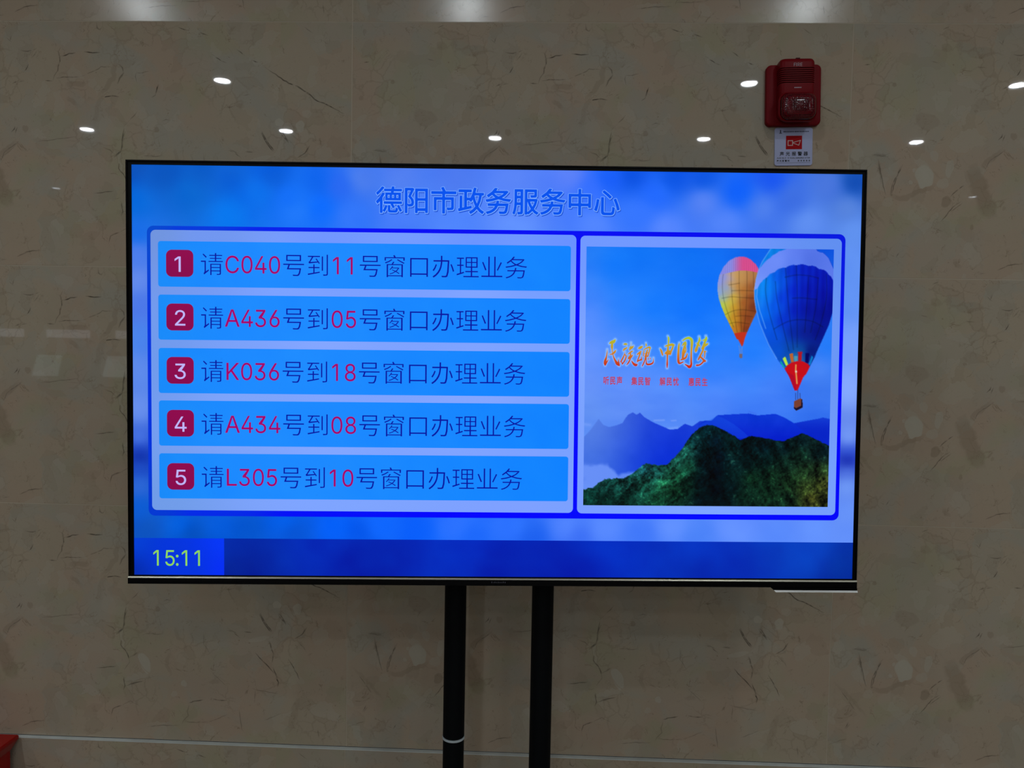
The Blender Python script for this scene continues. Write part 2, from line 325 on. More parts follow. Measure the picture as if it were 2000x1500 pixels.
# ------------------------------------------------------------------ glyph outlines (units: 1/1000 of the design size)
ABC = ''.join(chr(c) for c in range(33, 127) if c not in (34, 92, 39))
def dec(t):
    return [tuple((ABC.index(t[i+j])*len(ABC) + ABC.index(t[i+j+1]) - 1000) for j in (0, 2)) for i in range(0, len(t), 4)]
GLYPH = {
    '-': (453, '1c0a1c0(/90(/90a'),
    '0': (453, '0O-w/v.!/I.:/%.a.h/8.W/z.R0k.W1[.h2A/%2v/I3?/v3W0O3`1(3W1T3?1x2v262A2F1[2K0k2F/z26/81y.a1T.:1(.! 0O.T0r.Z13.m1J/.1[/W1f0.1j0k1f1K1[2!1J2K132j0r2|0O3&0,2|/k2j/S2K/B2!/81K/40k/80./B/W/S/./k.m0,.Z'),
    '1': (453, '1$3X1$-~0@-~0@2w0=2w.y1x.y2b023X'),
    '2': (453, '.c-~.c.Q0V0Q1+1+1H1X1Q2)1N2C1E2Y162k0~2x0L3&003#/t2v/a2h/R2S/I2</F1|.e1|.j2K.y2q/634/V3K/~3Z0M3`0y3Z1C3L1c351{2t2.2Q232*2)1O1b0p0x/|/a._/a.[2;.[2;-~'),
    '3': (453, '0F-w/u-{/L.,/).@.i.[.V.~.N/K/4/K/:/2/E.z/W.j/m.^0G.T1#.`1:.m1L/#1V/;1Z/X1W/t1M001<0E1#0V0_0a050e/e0e/e1<112w112{.i2{.i3X2*3X2*3(0?1&0?120u111E1$1j0j2)0J290%2?/X29/.2(.e1j.F1F..0w-|'),
    '4': (453, '.J/0.J/f0d3X1H3X/4/n/4/k2S/k2S/0 1+-~1+/@1+/Y1+1O1i1O1i-~'),
    '5': (453, '0I-w/z-|/S.-/3.B.v._.e/#._/I/A/I/F/3/Q.|/u._0I.T0g.W1$.c1;.u1K//1U/J1Y/j1U0-1K0I1:0a1#0s0e0~0F1%/o0y/G0c.f0j/&3X2#3X2#2{/_2{/M1>/O1>/z1V0Q1`0t1[171R1R1C1k1.1~0q210S2:032=/k27/<2&.o1i.K1F.10y-}'),
    '6': (453, '0N-w/~-}/U.1/4.J.w.m.h/:.c/j.g03.s0[/P1f0i3X1S3X/_0r/X0r/m11001D0W1K1&1F1M181l0|2(0]26052;/e26/72%.l1i.I1G.00|-| 0N.R0k.V1(.b1<.r1K/,1U/G1X/e1U0&1K0A1<0W1(0h0k0s0N0v020s/v0i/a0W/Q0B/G0(/D/f/G/G/Q/-/a.r/v.b02.V'),
    '7': (453, '/(-~1T2w1T2{.a2{.a3X2=3X2=2x/m-~'),
    '8': (453, '0N-w/z-|/O.-/,.C.m.a.[/&.V/N.Y/n.d0/.t0H/,0^/D0m/a0v/a0x/>1+/#1E.o1h.i22.n2W.}2y/938/Y3M0#3Z0N3`0z3Z1C3M1c381{2y2/2W24222.1h1y1E1_1+1=0x1=0v1X0m1q0^2*0H290/2C/n2G/N2A/&20.a1r.C1N.-1#-| 0N.S0o.V1.._1D.m1T.~1_/81c/R1_/m1S0)1B0<1,0K0m0T0N0W000T/q0K/Z0</I0)/>/m/:/R/>/8/H.~/X.m/o._0/.V 0N131!1=161J1D1[1M1q1P2.1M2E1E2Z172l1#2x0N3&/y2x/g2l/X2Z/O2E/L2./O1q/X1[/g1J/z1='),
    '9': (453, '0N3`0|3Y1G3I1i3/2%2i262?2;1m271F2+0{1L/p04-~/I-~1>0e1D0e100I0n060F0//w03/P0B/10Y.v0z.g1D.c1r.h2C.x2k/530/V3I/~3Y 0N3&033#/v2u/b2d/Q2M/H23/D1r/H1S/Q18/b1!/v0n030d0N0`0k0d1(0n1<0~1K181U1R1X1p1U231K2M1<2d1(2u0k3#'),
    ':': (188, '/%-z.q-}.b.+.W.:.T.K.W.^.b.l.q.v/%.z/8.v/G.l/Q.^/T.K/Q.:/G.+/8-} /%0|.q1!.b1-.W1<.T1M.W1`.b1o.q1y/%1|/81y/G1o/Q1`/T1M/Q1</G1-/81!'),
    'A': (480, '.2-~053X1$3X3*-~2A-~101?0u2*0T390b390A2)0+1?.x-~ /5/U/5032(032(/U'),
    'B': (456, '._-~._3X0^3X123S1Z3F1y30232q2@2P2D2,2A1j291Q1v1/1L0x1L0s1e0n1}0b270O2H072T/u2X/O2S/+2F.f2/.I1j.41>.%0d-~ /D.[0b.[19.b1[.s1o/01u/P1r/i1h0#1X071C0F1(0P0e0S/D0S /D1.0Z1.11191E1F1T1W1_1n1b2*1[2I1J2d1,2u0]2{/D2{'),
    'C': (510, '0x-w09.!/^.;//.b.i/:.R/{.J0k.R1Z.i2?//2t/^3?093W0x3`1f3S2+3E2H322b2v2w2X3*27341n2N1n2;2A1w2c1L2x0x3!0K2y0#2g/^2I/D1~/41K/.0k/40./D/X/_/00#.o0K.^0x.W1L._1w.t2;/92N/h34/h3*/C2w.~2c.a2H.H2+.51g.&1B-z'),
    'D': (502, '0G-~/&-~/&.[0C.[0}.b1O.t1t/521/]2@022E0l2@1I211{1t2E1Q2c1#2u0I2{/#2{/#3X0M3X173P1s392E2p2h2=2~1Z3)0l2~/}2h/>2D.g1q.A14.* /D3X/D-~._-~._3X'),
    'E': (419, '._-~._3X2*3X2*2{/D2{/D1/1u1/1u0Q/D0Q/D.[2-.[2--~'),
    'F': (410, '._-~._3X2&3X2&2{/D2{/D1&1l1&1l0I/D0I/D-~'),
    'I': (160, '.J-~.J3X//3X//-~'),
    'K': (467, '///X//0D/R0r/v1@0@1j1~3X2w3X0S1$0P1$ ._-~._3X/D3X/D1`/C0M/D0-/D-~ 2*-~0(0p0P1F2x-~'),
    'L': (393, '._-~._3X/D3X/D.[1{.[1{-~'),
    'N': (523, '._-~._3X/O3X1i0!1}/_2:/22T.Y2K.X2G/32E/e2E0/2E3X3*3X3*-~29-~0613/y1]/[23/32{/>2}/A26/C1Y/D14/D-~'),
    'O': (533, '0x-w09.!/^.;/0.b.i/:.R/{.J0k.R1Z.i2?/02t/^3?093W0x3`1Z3W263?2d2t3+2?3A1Z3H0k3A/{3+/:2d.b26.;1Z.! 0x.W1G.^1o.o25/02N/W2`0.2e0k2`1K2N2!252J1o2h1G2y0x3!0K2y0#2h/_2J/D1~/41K/.0k/40./D/W/_/00#.o0K.^'),
    'R': (449, '._-~._3X0X3X133S1_3D2$3,2<2h2K2A2O1r2K1F2<0|2$0]1_0E12070X02/&02/&0l0V0l0z0o1;0x1P1*1`1=1h1U1k1r1h221`2K1P2`1;2o0z2x0U2{/D2{/D-~ 1s-~0R0Q1@0Q2c-~'),
    'S': (447, '0L-u/t-z/G.+.~.A.c._.P/&.H/P///P/5/5/B.{/U.j/n.^0L.S0n.V1/._1H.m1Z/!1g/91l/R1h/i1^/{19090b0J0#0[/G0q.y12._1W.V2*.]2S.n2w/-37/Q3M/|3Z0O3`1#3Z1M3M1q372/2x2@2U2G201c201W2R1?2l0x2|0M3%0.3!/o2w/X2j/H2X/=2D/:2./>1r/J1`/q1E0@160u1(1I0u1y0Z2A022K/s2N/R2I/*28.c1z.D1T.-1&-z'),
    'T': (449, '.B2{.B3X2W3X2W2{0n2{0n-~0--~0-2{'),
    'U': (517, '0p-v07-|/b.1/9.M.x.s.e/C._/u._3X/C3X/C/z/G/W/T/8/h.z0&.g0H.Z0p.V1;.Z1].g1w.z2//82;/W2?/z2?3X3#3X3#/u2z/C2h.s2I.M1}.11L-|'),
    'V': (480, '08-~.23X.w3X0,0:0C/P0e.A0W.A0x/Q130:2A3X3*3X1&-~'),
    '业': (350, '1T050t.s0^.~1<0A .W0B/./!.p.v.?0: 0S130S.21[.21[-t.7-t.7.2/>.2/>13/Y13/Y.209.20913'),
    '中': (350, '0(170(0S1M0S1M.f12.f12.z0(.z0(-b/h-b/h.z._.z._.d.D.d.D0S/h0S/h17 /h/8/h0:._0:._/8 120:0(0:0(/812/8'),
    '光': (350, '.k1%/)0U/:0*.}/}.l0K.R0y 1C0|0n/~0V0*1&1* 0&170&/h1^/h1^/O0T/O0T.-0W-~0e-|17-|1E.*1I.Z1b.O1_.,1W-q1L-f19-c0b-c0N-d0B-k0;-v0:.-0:/O/S/O/O/*/G.d/:.F/%.,.f-s.>-b..-x.Q.+.l.=.~.S/-.n/4///8/O.5/O.5/h/i/h/i17'),
    '到': (350, '0f0u0f.V0L.V0L0u 1P121P./1M-x1B-o0g-i0].(1/.&15.)17./1712 /..?/..{.D.{.D/6/./6/./]/G/]/G/602/602.{/G.{/G.C05.Q07.9.>-s.8.1 .C/{.T0..t0e.;0e.;0|090|090e/50e.h/~/g0*/L0M/`0X09/i0$/[/u/q.L/b'),
    '办': (350, '.{/l.g/7.J.d.2.r.N/C.c/u 1:/x1Q/?1b.g1G.]18/60}/p /l17/l0T/l0R0u0R0u0C0l.X0[-x0N-m0>-i/a-i/W.)02.&0A.,0N.a0W07/l07/h/m/`/C/Q.v/:.M.u.&.F-a.1-v.].:.|.]/6/%/D/K/K/p/O07.@07.@0R/O0R/O0U/O17'),
    '务': (350, '0!/J/y/*1B/*1@.z14.21$-p0d-f0/-g0%-~0[-|0l.!0w.:1$.o/q.o/].H/>.+.u-r.D-c.6-y.a.(/&.9/B.P/T.o.N.o.N/*/^/*/d/L /=0X/80S/T09/z0$0L0;0r0X /i12/R0o1+0o1/0p1?0f0s0:0=/u0z/h1b/a1S/H0b/S/z/h///Q.=/D.2/[.v/f/[/v/?0-/&0D.R0!.B07/$0d/M17'),
    '口': (350, '1D0n1D-l1(-l1(.-.k.-.k-k.N-k.N0n 1(.G1(0S.k0S.k.G'),
    '号': (350, '.~0=0o0=0o0m.~0m 1.1)1.0%.d0%.d1) 1X/b1X/I/B/I/5.~1/.~1-.r0|./0k-l0^-e0L-c/m-d/c-}0C-z0T-~0a.60l.f.j.f/$/I.8/I.8/b'),
    '听': (350, '0Y0~18151N0}0p0j0-0[0-/}1_/}1_/c10/c10-c0r-c0r/c0-/c0+/50#.a/r.1/Y-c/C-t/Z.A/g.p/l/A/n/m/n0n /C0s/C.].V.].V.A.=.A.=0s .V.w/).w/)0Y.V0Y'),
    '器': (350, '.h0:/G0:/G0m.h0m 0F0:1*0:1*0m0F0m 0Q0!1)/e0|/Z1^/Z1^/C0X/C1-/#1f.l1U.V1C.[1C-d1*-d1*-l0F-l0F-b0.-b0..s0p.s08/C/R/C.y.s/a.s/a-d/G-d/G-l.h-l.h-b.O-b.O.].;.S.-.h.b/$///C.4/C.4/Z/F/Z/_0!.O0!.O1&/a1&/a0%/{/}/f/Z0p/Z0C/q 1C1&1C0!0.0!0.1& /G.&/G.[.h.[.h.& 1*.&1*.[0F.[0F.&'),
    '声': (350, '0(180(0v1W0v1W0_0(0_0(0<1G0<1G0$.P0$.P0</i0</i0_.;0_.;0v/i0v/i18 1@/e1@.K1%.K1%.].n.]._...@-`.,-r.C.3.P.S.V.u.X/6.X/e 1%/N0&/N0&.t1%.t /j.t/j/N.r/N.r/6.q.t'),
    '市': (350, '/r1:020a0-0`1_0`1_0E0&0E0&/q1?/q1?.P1<.>10.50M.00D.J0x.I1#.P1#/W0&/W0&-c/h-c/h/W.q/W.q./.V./.V/q/h/q/h0E.40E.40`/p0`/X12'),
    '德': (350, '1b/31b.y/6.y/6/3 0G.w0b.K0L.B03.p 0&._0&.)0)-}06-|0f-|0q.$0u.A1..81+-~1$-p0x-i0i-g04-g/~-h/s-m/m-v/k.(/k._ /].X/O.4/=-o/(-z/;.=/H.a 1>.d1c-|1M-r1*.[ 0s/_1</_1<030s03 0:/_0`/_0`030:03 /_/_0&/_0&03/_03 /41-.h0Z.<00..0E.V0k.x17 0[170W0v1a0v1a0a0S0a0O0F1S0F1S/J/I/J/I0F060F0:0a/90a/90v0=0v0@18 /:0>.y/i.y-b.`-b.`/E.<.y.,/5.X/g.~0F'),
    '心': (350, '/J00/J.9/N.)/b.$0J.$0W.(0`.30d.I0f.o1#.c0{.90s-z0d-l0K-h/`-h/H-j/9-r/1.!/..9/.00 .k/m.`/$.L.=.1.H.E/-.Q/r 14/{1P/61d.Q1I.G17/,0w/r /Q1+0*0`0U080B0$/t0L/?0v'),
    '忧': (350, '0i/c0i.20k.(0t.%19.%1B./1E.[1^.Q1Z.01T-w1K-l1;-i0q-i0`-k0U-q0O-|0N.20N/c 0w1.1K0V180F0e0} .z17.z-b.`-b.`17 .R0L.L/w.@/H.,/P.8/|.>0O /10Y/J/t/7/j.{0R 0C140A0?1_0?1_0%0?0%07/D0&.g/i.4/@-g/,-y/R.B/l.q/{/I0%0%/J0%/J0?0(0?0*14'),
    '惠': (350, '/=.^/=.,/B.!/W-}0I-}0S-~0Y.&0^.20_.D0w.<0s.!0l-p0_-i0J-g/V-g/=-h/--m/$-w/!.+/!.^ /g.q0F.I05.9/U.b 1/._1H.<1Y-x1A-o0u.V .m.U._.2.K-l.4-y.G.<.U.` /h/./h/I.T/I.T0P/h0P/h0h.=0h.=0}/h0}/h170&170&0}1T0}1T0h0&0h0&0P1<0P1</I0a/I13/11W.r1F.c1..v.>.r.=/- .n/[/h/[/h/s.n/s 0&/[0~/[0~/s0&/s .n0(/h0(/h0?.n0? 0&0(0~0(0~0?0&0? 0^/I0&/I0&/.0k//0L/='),
    '报': (350, '1K1+1J0|1F0E1=0.130&1#0$0F0%0?0;0u091&0<1/0o/v0o/v/j1@/j1E/k1V/f1B/%0~.J1@.01c-y1P-c1/-w0m.60O-w0.-a/x-u0>..0[.I0<.y0$/Q/v/Q/v-c/[-c/[1+ 0R/(0m.^1&/(16/Q0>/Q /#17/#0K/L0K/L02/#02/#/J/K/U/N/</#///#.&.|-p.q-g.:-b.1-{.]-{.c-|.e.&.e/&.4.u.-/4.e/B.e02.202.20K.e0K.e17'),
    '政': (350, '0^130N0Q1b0Q1b081I0817/D0w._1;.71e-x1R-b1+-~0g.G0C-~/s-a/c-x05.90X.`0C/203/h/x/B/c/S/e/U/=/U/=.W/z.f/}.M.3.%...A.C.E.C0+.[0+.[.J/!.R/!0a.40a.40z/{0z/{0a/=0a/=/o/n/o/n/c0/0F0C17 0C020R/R0h.y0}/S1.080F08'),
    '时': (350, '0(/r0`.y0H.l/n/f .X/T.X.`/8.`/8/T /80^.X0^.X/l/8/l /Q0v/Q.G.X.G.X.+.>.+.>0v 1715170L1c0L1c02170217..13-t1%-j0;-e01.#0o.#0v.%0y..0y02/b02/b0L0y0L0y15'),
    '智': (350, '0C/o11/o110_0C0_ 1K0w1K/W0+/W0+0w /$.)0n.)0n.K/$.K 0n.a0n/%/$/%/$.a 1-/<1--c0n-c0n-o/$-o/$-b.g-b.g/< .t13.j0v/o0v/o0a/:0a/:0K/:0>/x0>/x0)/60)/40!/u/W/c/E/,/m.n/N.A/4.0/F.M/T.b/d.p/t.x0).40).40>.}0>.}0K.}0a.`0a.I0@.40M.K0n.[18'),
    '服': (350, '/S1*/S.%/P-p/F-g.t-b.l-{/4-{/:.%/:.~._.~.U.>.C-b..-n.<.:.D.h.G/9.H/c.H1* .a03/:03/:0n.a0n .a/c.`/;/:/;/:/w.a/w 0O/P0a/&0v.]1//%1=/P 1P1)1P0@1N011B0(0g0$0_0;100;170A170m0/0m0//i1G/i1K/j1Z/e1G.~1*.H1E..1f-v1S-b15-v0w.50@-d01-w0M./0h.I0L.x08/P0//P0/-b/s-b/s1)'),
    '民': (350, '.;-x.E.$.K.6.K1$131$13/v0&/v0//@1M/@1M/&05/&0F.[0Z.>0q.*1,.#17.01<.X1S.K1O.+1G-s1;-i1+-f0e-o0F.+0,.Q/v/&.g/&.g.+/k.F/n.-.G-` /h/v.g/v.g/@/o/@ .g030u030u0h.g0h'),
    '理': (350, '/o/W0H/W0H0)/o0) 0`/W1:/W1:0)0`0) /o0>0H0>0H0l/o0l 0`0>1:0>1:0l0`0l 0F.*0F.Z/Q.Z/Q.s0F.s0F/@/V/@/V1&1S1&1S/@0b/@0b.s1X.s1X.Z0b.Z0b.*1e.*1e-n/6-n/6.* ._.S._/X.6/X.6/q._/q._0c.20c.20{/D0{/D0c.x0c.x/q/?/q/?/X.x/X.x.[/B.i/G.O.5.*...E'),
    '生': (350, '/51,.~0N/j0N/j170)170)0N1L0N1L050)050)/B1@/B1@/)0)/)0).+1^.+1^-m.5-m.5.+/j.+/j/).]/).]/B/j/B/j05.r05.L/V.5/g.[0D.w12'),
    '窗': (350, '/]0K/*0*.N/o.@0&.u0;/I0X 0F0X1T/}1C/l060I /{0//d/m1:/m1:-c0z-c0z-p.w-p.w-a.[-a.[/m/H/m/_05 0z.(0z/X.w/X.w.( /T.}0).h0F/+/Q/+/7.l/&.x/A/6/Q/Q/g/N/^/<0Q/<0U/=0d/60R.v0<.^0g.C0X.40+.Q/`.</4../(.?/O.J/t.[/G.p /x190-0u1T0u1T0>190>190`.W0`.W0=.=0=.=0u/i0u/]12'),
    '解': (350, '.`0$.`/U/!/U/!0$ /6/U/V/U/V0$/60$ //09/?0_.m0_.Z09 .}12.u0t/I0t/M0u/^0k/G09/m09/m.#/k-r/c-j/>-e/7-|/Q-|/V.#/V.Y/6.Y/6-u/!-u/!.Y.[.Y.S.-.B-a..-m.<./.D.Q.G.s.H/7.H/y.A/o.-0!.N0U.e17 .`/A.`/7._.o/!.o/!/A /6.o/V.o/V/A/6/A 0O/e0H/H0g/H0g/j1#/j1#/H1X/H1X/01#/01#.b1b.b1b.J1#.J1#-b0g-b0g.J/{.J/{.b0g.b0g/00?/00-.j/u.u0,/=09/i 1W1$1W0w1R071J/y17/p0n/q0h0*1,0)160,1?0k0h0k0`0M0S020@/x0%/g/s/y0.0+0>0=0H0R0O0k/{0k/{1$'),
    '警': (350, '1-.g1-.W.f.W.f.g 1-/*1-.v.f.v.f/* 10.G10-b0s-b0s-l.}-l.}-b.d-b.d.G 0s-|0s.8.}.8.}-| /z/e0,/K1W/K1W/9.:/9.:/K/l/K/c/^ ._0g._0r.50r.51&._1&._17.v17.v1&/A1&/A17/X17/X1&0$1&0$0r/X0r/X0f/A0f/A0r.v0r.v0f.h0f.m0e.h0Z/r0Z/q0Q/m/x/f/b/T/Z/</Z/8/h._/h._/_.K/_.K03.=0&..05.G0M.W0h 0a130V0v1^0v1^0c1E0c170D0~0+1@/v1b/k1S/V10/e0m/x01/Z0!/n0]0+0@0Q0)08/t0F060i0K18 0M0c0n081-0c ._0J.V0?/A0?/A/m/J/l/R/o/Z0J ._/w/./w/.00._00'),
    '请': (350, '.X1//20W.}0D.G0{ /!0#/!.D/H.`/Q.I.c-h.T.!.`...f.A.f/g.1/g.10# /u.P1,.P1,.m/u.m 1,/#1,/?/u/?/u/# 0^170^0x1V0x1V0c0^0c0^0L1L0L1L090^090^/}1b/}1b/h/B/h/B/}0C/}0C09/V09/V0L0C0L0C0c/M0c/M0x0C0x0C17 1E/S1E.!1B-p18-h0b-c0Y-z1%-z1,.#1,.</u.</u-b/[-b/[/S'),
    '阳': (350, '1O0~1O-h15-h15.#0&.#0&-e/j-e/j0~ 15.=15/H0&/H0&.= 15/a150e0&0e0&/a /@1)/D1*/V0{/)/|/=/g/J/R/P/@/R///O.q/B.a/,.Y.j.Y.c.r.~.q/1.u/8.~/:/1/1/Q.k/y/40m.Y0m.Y-c.@-c.@1)'),
    '集': (350, '0&/-0&.r1^.r1^.[0@.[0}.91e-~1S-i0h.)0&.R0&-b/i-b/i.Q/).&.>-f.,-|.q.8/Q.[.5.[.5.r/i.r/i/- .y0-.y/r/t/r/t0- 0&180;0n1H0n1H0W010W010@190@190-010-01/r1:/r1:/_01/_01/F1S/F1S/1.y/1.y/%._/%._0;.@/{.-0/._0b/#18/?13/+0n/{0n/l12 /t0W.y0W.y0@/t0@ .y/_.y/F/t/F/t/_'),
}
GLYPH = {k: (a, [dec(c) for c in t.split(' ')]) for k, (a, t) in GLYPH.items()}

def offset_poly(pts, d):
    n = len(pts); out = []
    for i in range(n):
        p0, p1, p2 = (np.array(pts[(i+k) % n], float) for k in (-1, 0, 1))
        a = p1-p0; b = p2-p1
        la = np.hypot(*a); lb = np.hypot(*b)
        if la < 1e-6 or lb < 1e-6: out.append(tuple(p1)); continue
        a /= la; b /= lb
        na = np.array([-a[1], a[0]]); nb = np.array([-b[1], b[0]])
        m = na+nb; l2 = m@m
        m = (m/np.sqrt(l2) if l2 > 1e-3 else na)
        k = 1/max(0.55, m@na)
        out.append(tuple(p1 + m*d*k))
    return out

def glyph_polys(ch, bold=0.0):
    """contours of one character; bold > 0 thickens (extra strips along every edge), < 0 thins the strokes (outer contours run clockwise)"""
    if bold <= 0: return [offset_poly(merge_close(c), bold) if bold else c for c in GLYPH[ch][1]]
    return GLYPH[ch][1]

def merge_close(c, tol=5.0):
    out = []
    for p in c:
        if out and math.hypot(p[0]-out[-1][0], p[1]-out[-1][1]) < tol: continue
        out.append(p)
    if len(out) > 3 and math.hypot(out[0][0]-out[-1][0], out[0][1]-out[-1][1]) < tol: out.pop()
    return out

def glyph_edge(ch, bold):
    """strips of half-width bold along the outline, with rounded joints"""
    out = []
    for c in GLYPH[ch][1]:
        for (x0, y0), (x1, y1) in zip(c, c[1:]+c[:1]):
            L = math.hypot(x1-x0, y1-y0)
            if L < 0.5: continue
            nx, ny = -(y1-y0)/L*bold, (x1-x0)/L*bold
            out.append([(x0+nx, y0+ny), (x1+nx, y1+ny), (x1-nx, y1-ny), (x0-nx, y0-ny)])
            out.append([(x1+bold*math.cos(k*math.pi/4), y1+bold*math.sin(k*math.pi/4)) for k in range(8)])
    return out

class Sheet:
    """flat coloured geometry lying on a display or sign: list of tessellated shapes with a colour per corner"""
    def __init__(self, dz=0.0): self.v = []; self.f = []; self.c = []; self.m = []; self.dz = dz; self.k = 0
    def poly(self, contours, col, z, mi=0):
        """contours: lists of (u, v); col: rgb tuple or function(u, v) -> rgb 0..255"""
        z += self.dz*self.k; self.k += 1
        def area(c): return sum(c[i-1][0]*c[i][1]-c[i][0]*c[i-1][1] for i in range(len(c)))/2
        ar = [area(c) for c in contours]
        big = ar[max(range(len(ar)), key=lambda i: abs(ar[i]))]
        outer = [i for i in range(len(ar)) if ar[i]*big > 0]
        groups = {i: [contours[i]] for i in outer}
        for i in range(len(ar)):
            if i in groups: continue
            px, py = contours[i][0]; best = None
            for o in outer:
                c = contours[o]; ins = False
                for k in range(len(c)):
                    (xi, yi), (xj, yj) = c[k], c[k-1]
                    if (yi > py) != (yj > py) and px < (xj-xi)*(py-yi)/(yj-yi)+xi: ins = not ins
                if ins and (best is None or abs(ar[o]) < abs(ar[best])): best = o
            if best is not None: groups[best].append(contours[i])
        for g in groups.values():
            tris = tessellate_polygon([[Vector((p[0], p[1], 0)) for p in c] for c in g])
            base = len(self.v)
            for c in g:
                for p in c:
                    self.v.append((p[0], p[1], z))
                    self.c.append(col(*p) if callable(col) else col)
            for t in tris:
                self.f.append(tuple(base+i for i in t)); self.m.append(mi)
    def text(self, s, u, v, sx, sy, col, z, bold=0.0, adv=None, mi=0):
        """baseline start (u, v), v grows downwards; sx, sy: size of one design unit; adv: advance in u per character"""
        for ch in s:
            if ch == ' ': u += (adv or 0.3); continue
            cs = [[(u+sx*x, v-sy*y) for x, y in c] for c in glyph_polys(ch, bold)]
            self.poly(cs, col, z, mi)
            if bold > 0:
                for q in glyph_edge(ch, bold): self.poly([[(u+sx*x, v-sy*y) for x, y in q]], col, z, mi)
            u += adv if adv is not None else GLYPH[ch][0]*sx
        return u
    def ribbon(self, pts, col, z, mi=0):
        """brush stroke: (u, v, width) points"""
        P = np.array(pts, float)
        # smooth resample
        t = np.arange(len(P)); tt = np.linspace(0, len(P)-1, (len(P)-1)*4+1)
        Q = np.empty((len(tt), 3))
        for i, x in enumerate(tt):
            k = min(int(x), len(P)-2); f = x-k
            p0 = P[max(k-1, 0)]; p1 = P[k]; p2 = P[k+1]; p3 = P[min(k+2, len(P)-1)]
            Q[i] = 0.5*((2*p1) + (-p0+p2)*f + (2*p0-5*p1+4*p2-p3)*f*f + (-p0+3*p1-3*p2+p3)*f**3)
        Q[:, 2] = np.maximum(Q[:, 2], 0.2*P[:, 2].min())
        d = np.gradient(Q[:, :2], axis=0); d /= np.maximum(np.hypot(d[:, 0], d[:, 1]), 1e-6)[:, None]
        nrm = np.stack([-d[:, 1], d[:, 0]], 1)
        a = Q[:, :2]+nrm*Q[:, 2:3]/2; b = Q[:, :2]-nrm*Q[:, 2:3]/2
        base = len(self.v); n = len(Q)
        for p in list(a)+list(b):
            self.v.append((p[0], p[1], z)); self.c.append(col(*p) if callable(col) else col)
        for i in range(n-1):
            self.f.append((base+i, base+i+1, base+n+i+1, base+n+i)); self.m.append(mi)
        # round ends
        for e in (0, n-1):
            r = Q[e, 2]/2
            if r > 0.3:
                self.poly([[(Q[e, 0]+r*math.cos(k*math.pi/6), Q[e, 1]+r*math.sin(k*math.pi/6)) for k in range(12)]], col, z, mi)
    def grid(self, u0, u1, v0, v1, nu, nv, colf, z, rad=0.0, mi=0):
        """rectangle of nu x nv cells; corners rounded by rad; colf(U, V) -> array (...,3) of 0..255"""
        if rad > 0:
            a = np.array([rad*(1-math.cos(k*math.pi/16)) for k in range(9)])
            us = np.unique(np.concatenate([u0+a, np.linspace(u0+rad, u1-rad, nu), u1-a]))
        else: us = np.linspace(u0, u1, nu+1)
        ins = np.zeros(len(us))
        if rad > 0:
            e = np.minimum(us-u0, u1-us); w = e < rad
            ins[w] = rad-np.sqrt(np.maximum(0, rad**2-(rad-e[w])**2))
        t = np.linspace(0, 1, nv+1)
        U = np.repeat(us[:, None], nv+1, 1)
        V = (v0+ins)[:, None] + t[None, :]*((v1-v0)-2*ins)[:, None]
        C = np.asarray(colf(U, V), float)
        if C.ndim == 1: C = np.broadcast_to(C, U.shape+(3,))
        base = len(self.v); n1 = nv+1
        self.v.extend(zip(U.ravel().tolist(), V.ravel().tolist(), [z]*U.size))
        self.c.extend(map(tuple, C.reshape(-1, 3).tolist()))
        for i in range(len(us)-1):
            for j in range(nv):
                q = base+i*n1+j
                self.f.append((q, q+1, q+n1+1, q+n1)); self.m.append(mi)
    def build(self, name, mats, parent, to3d, pix=True):
        me = bpy.data.meshes.new(name)
        me.from_pydata([to3d(*p) for p in self.v], [], self.f)
        me.polygons.foreach_set('material_index', self.m)
        if pix:
            at = me.attributes.new('pix', 'FLOAT_COLOR', 'POINT')
            c = lin(np.array(self.c)); a = np.ones((len(c), 4)); a[:, :3] = c
            at.data.foreach_set('color', a.astype(np.float32).ravel())
        me.update()
        return link(name, me, parent, mats)

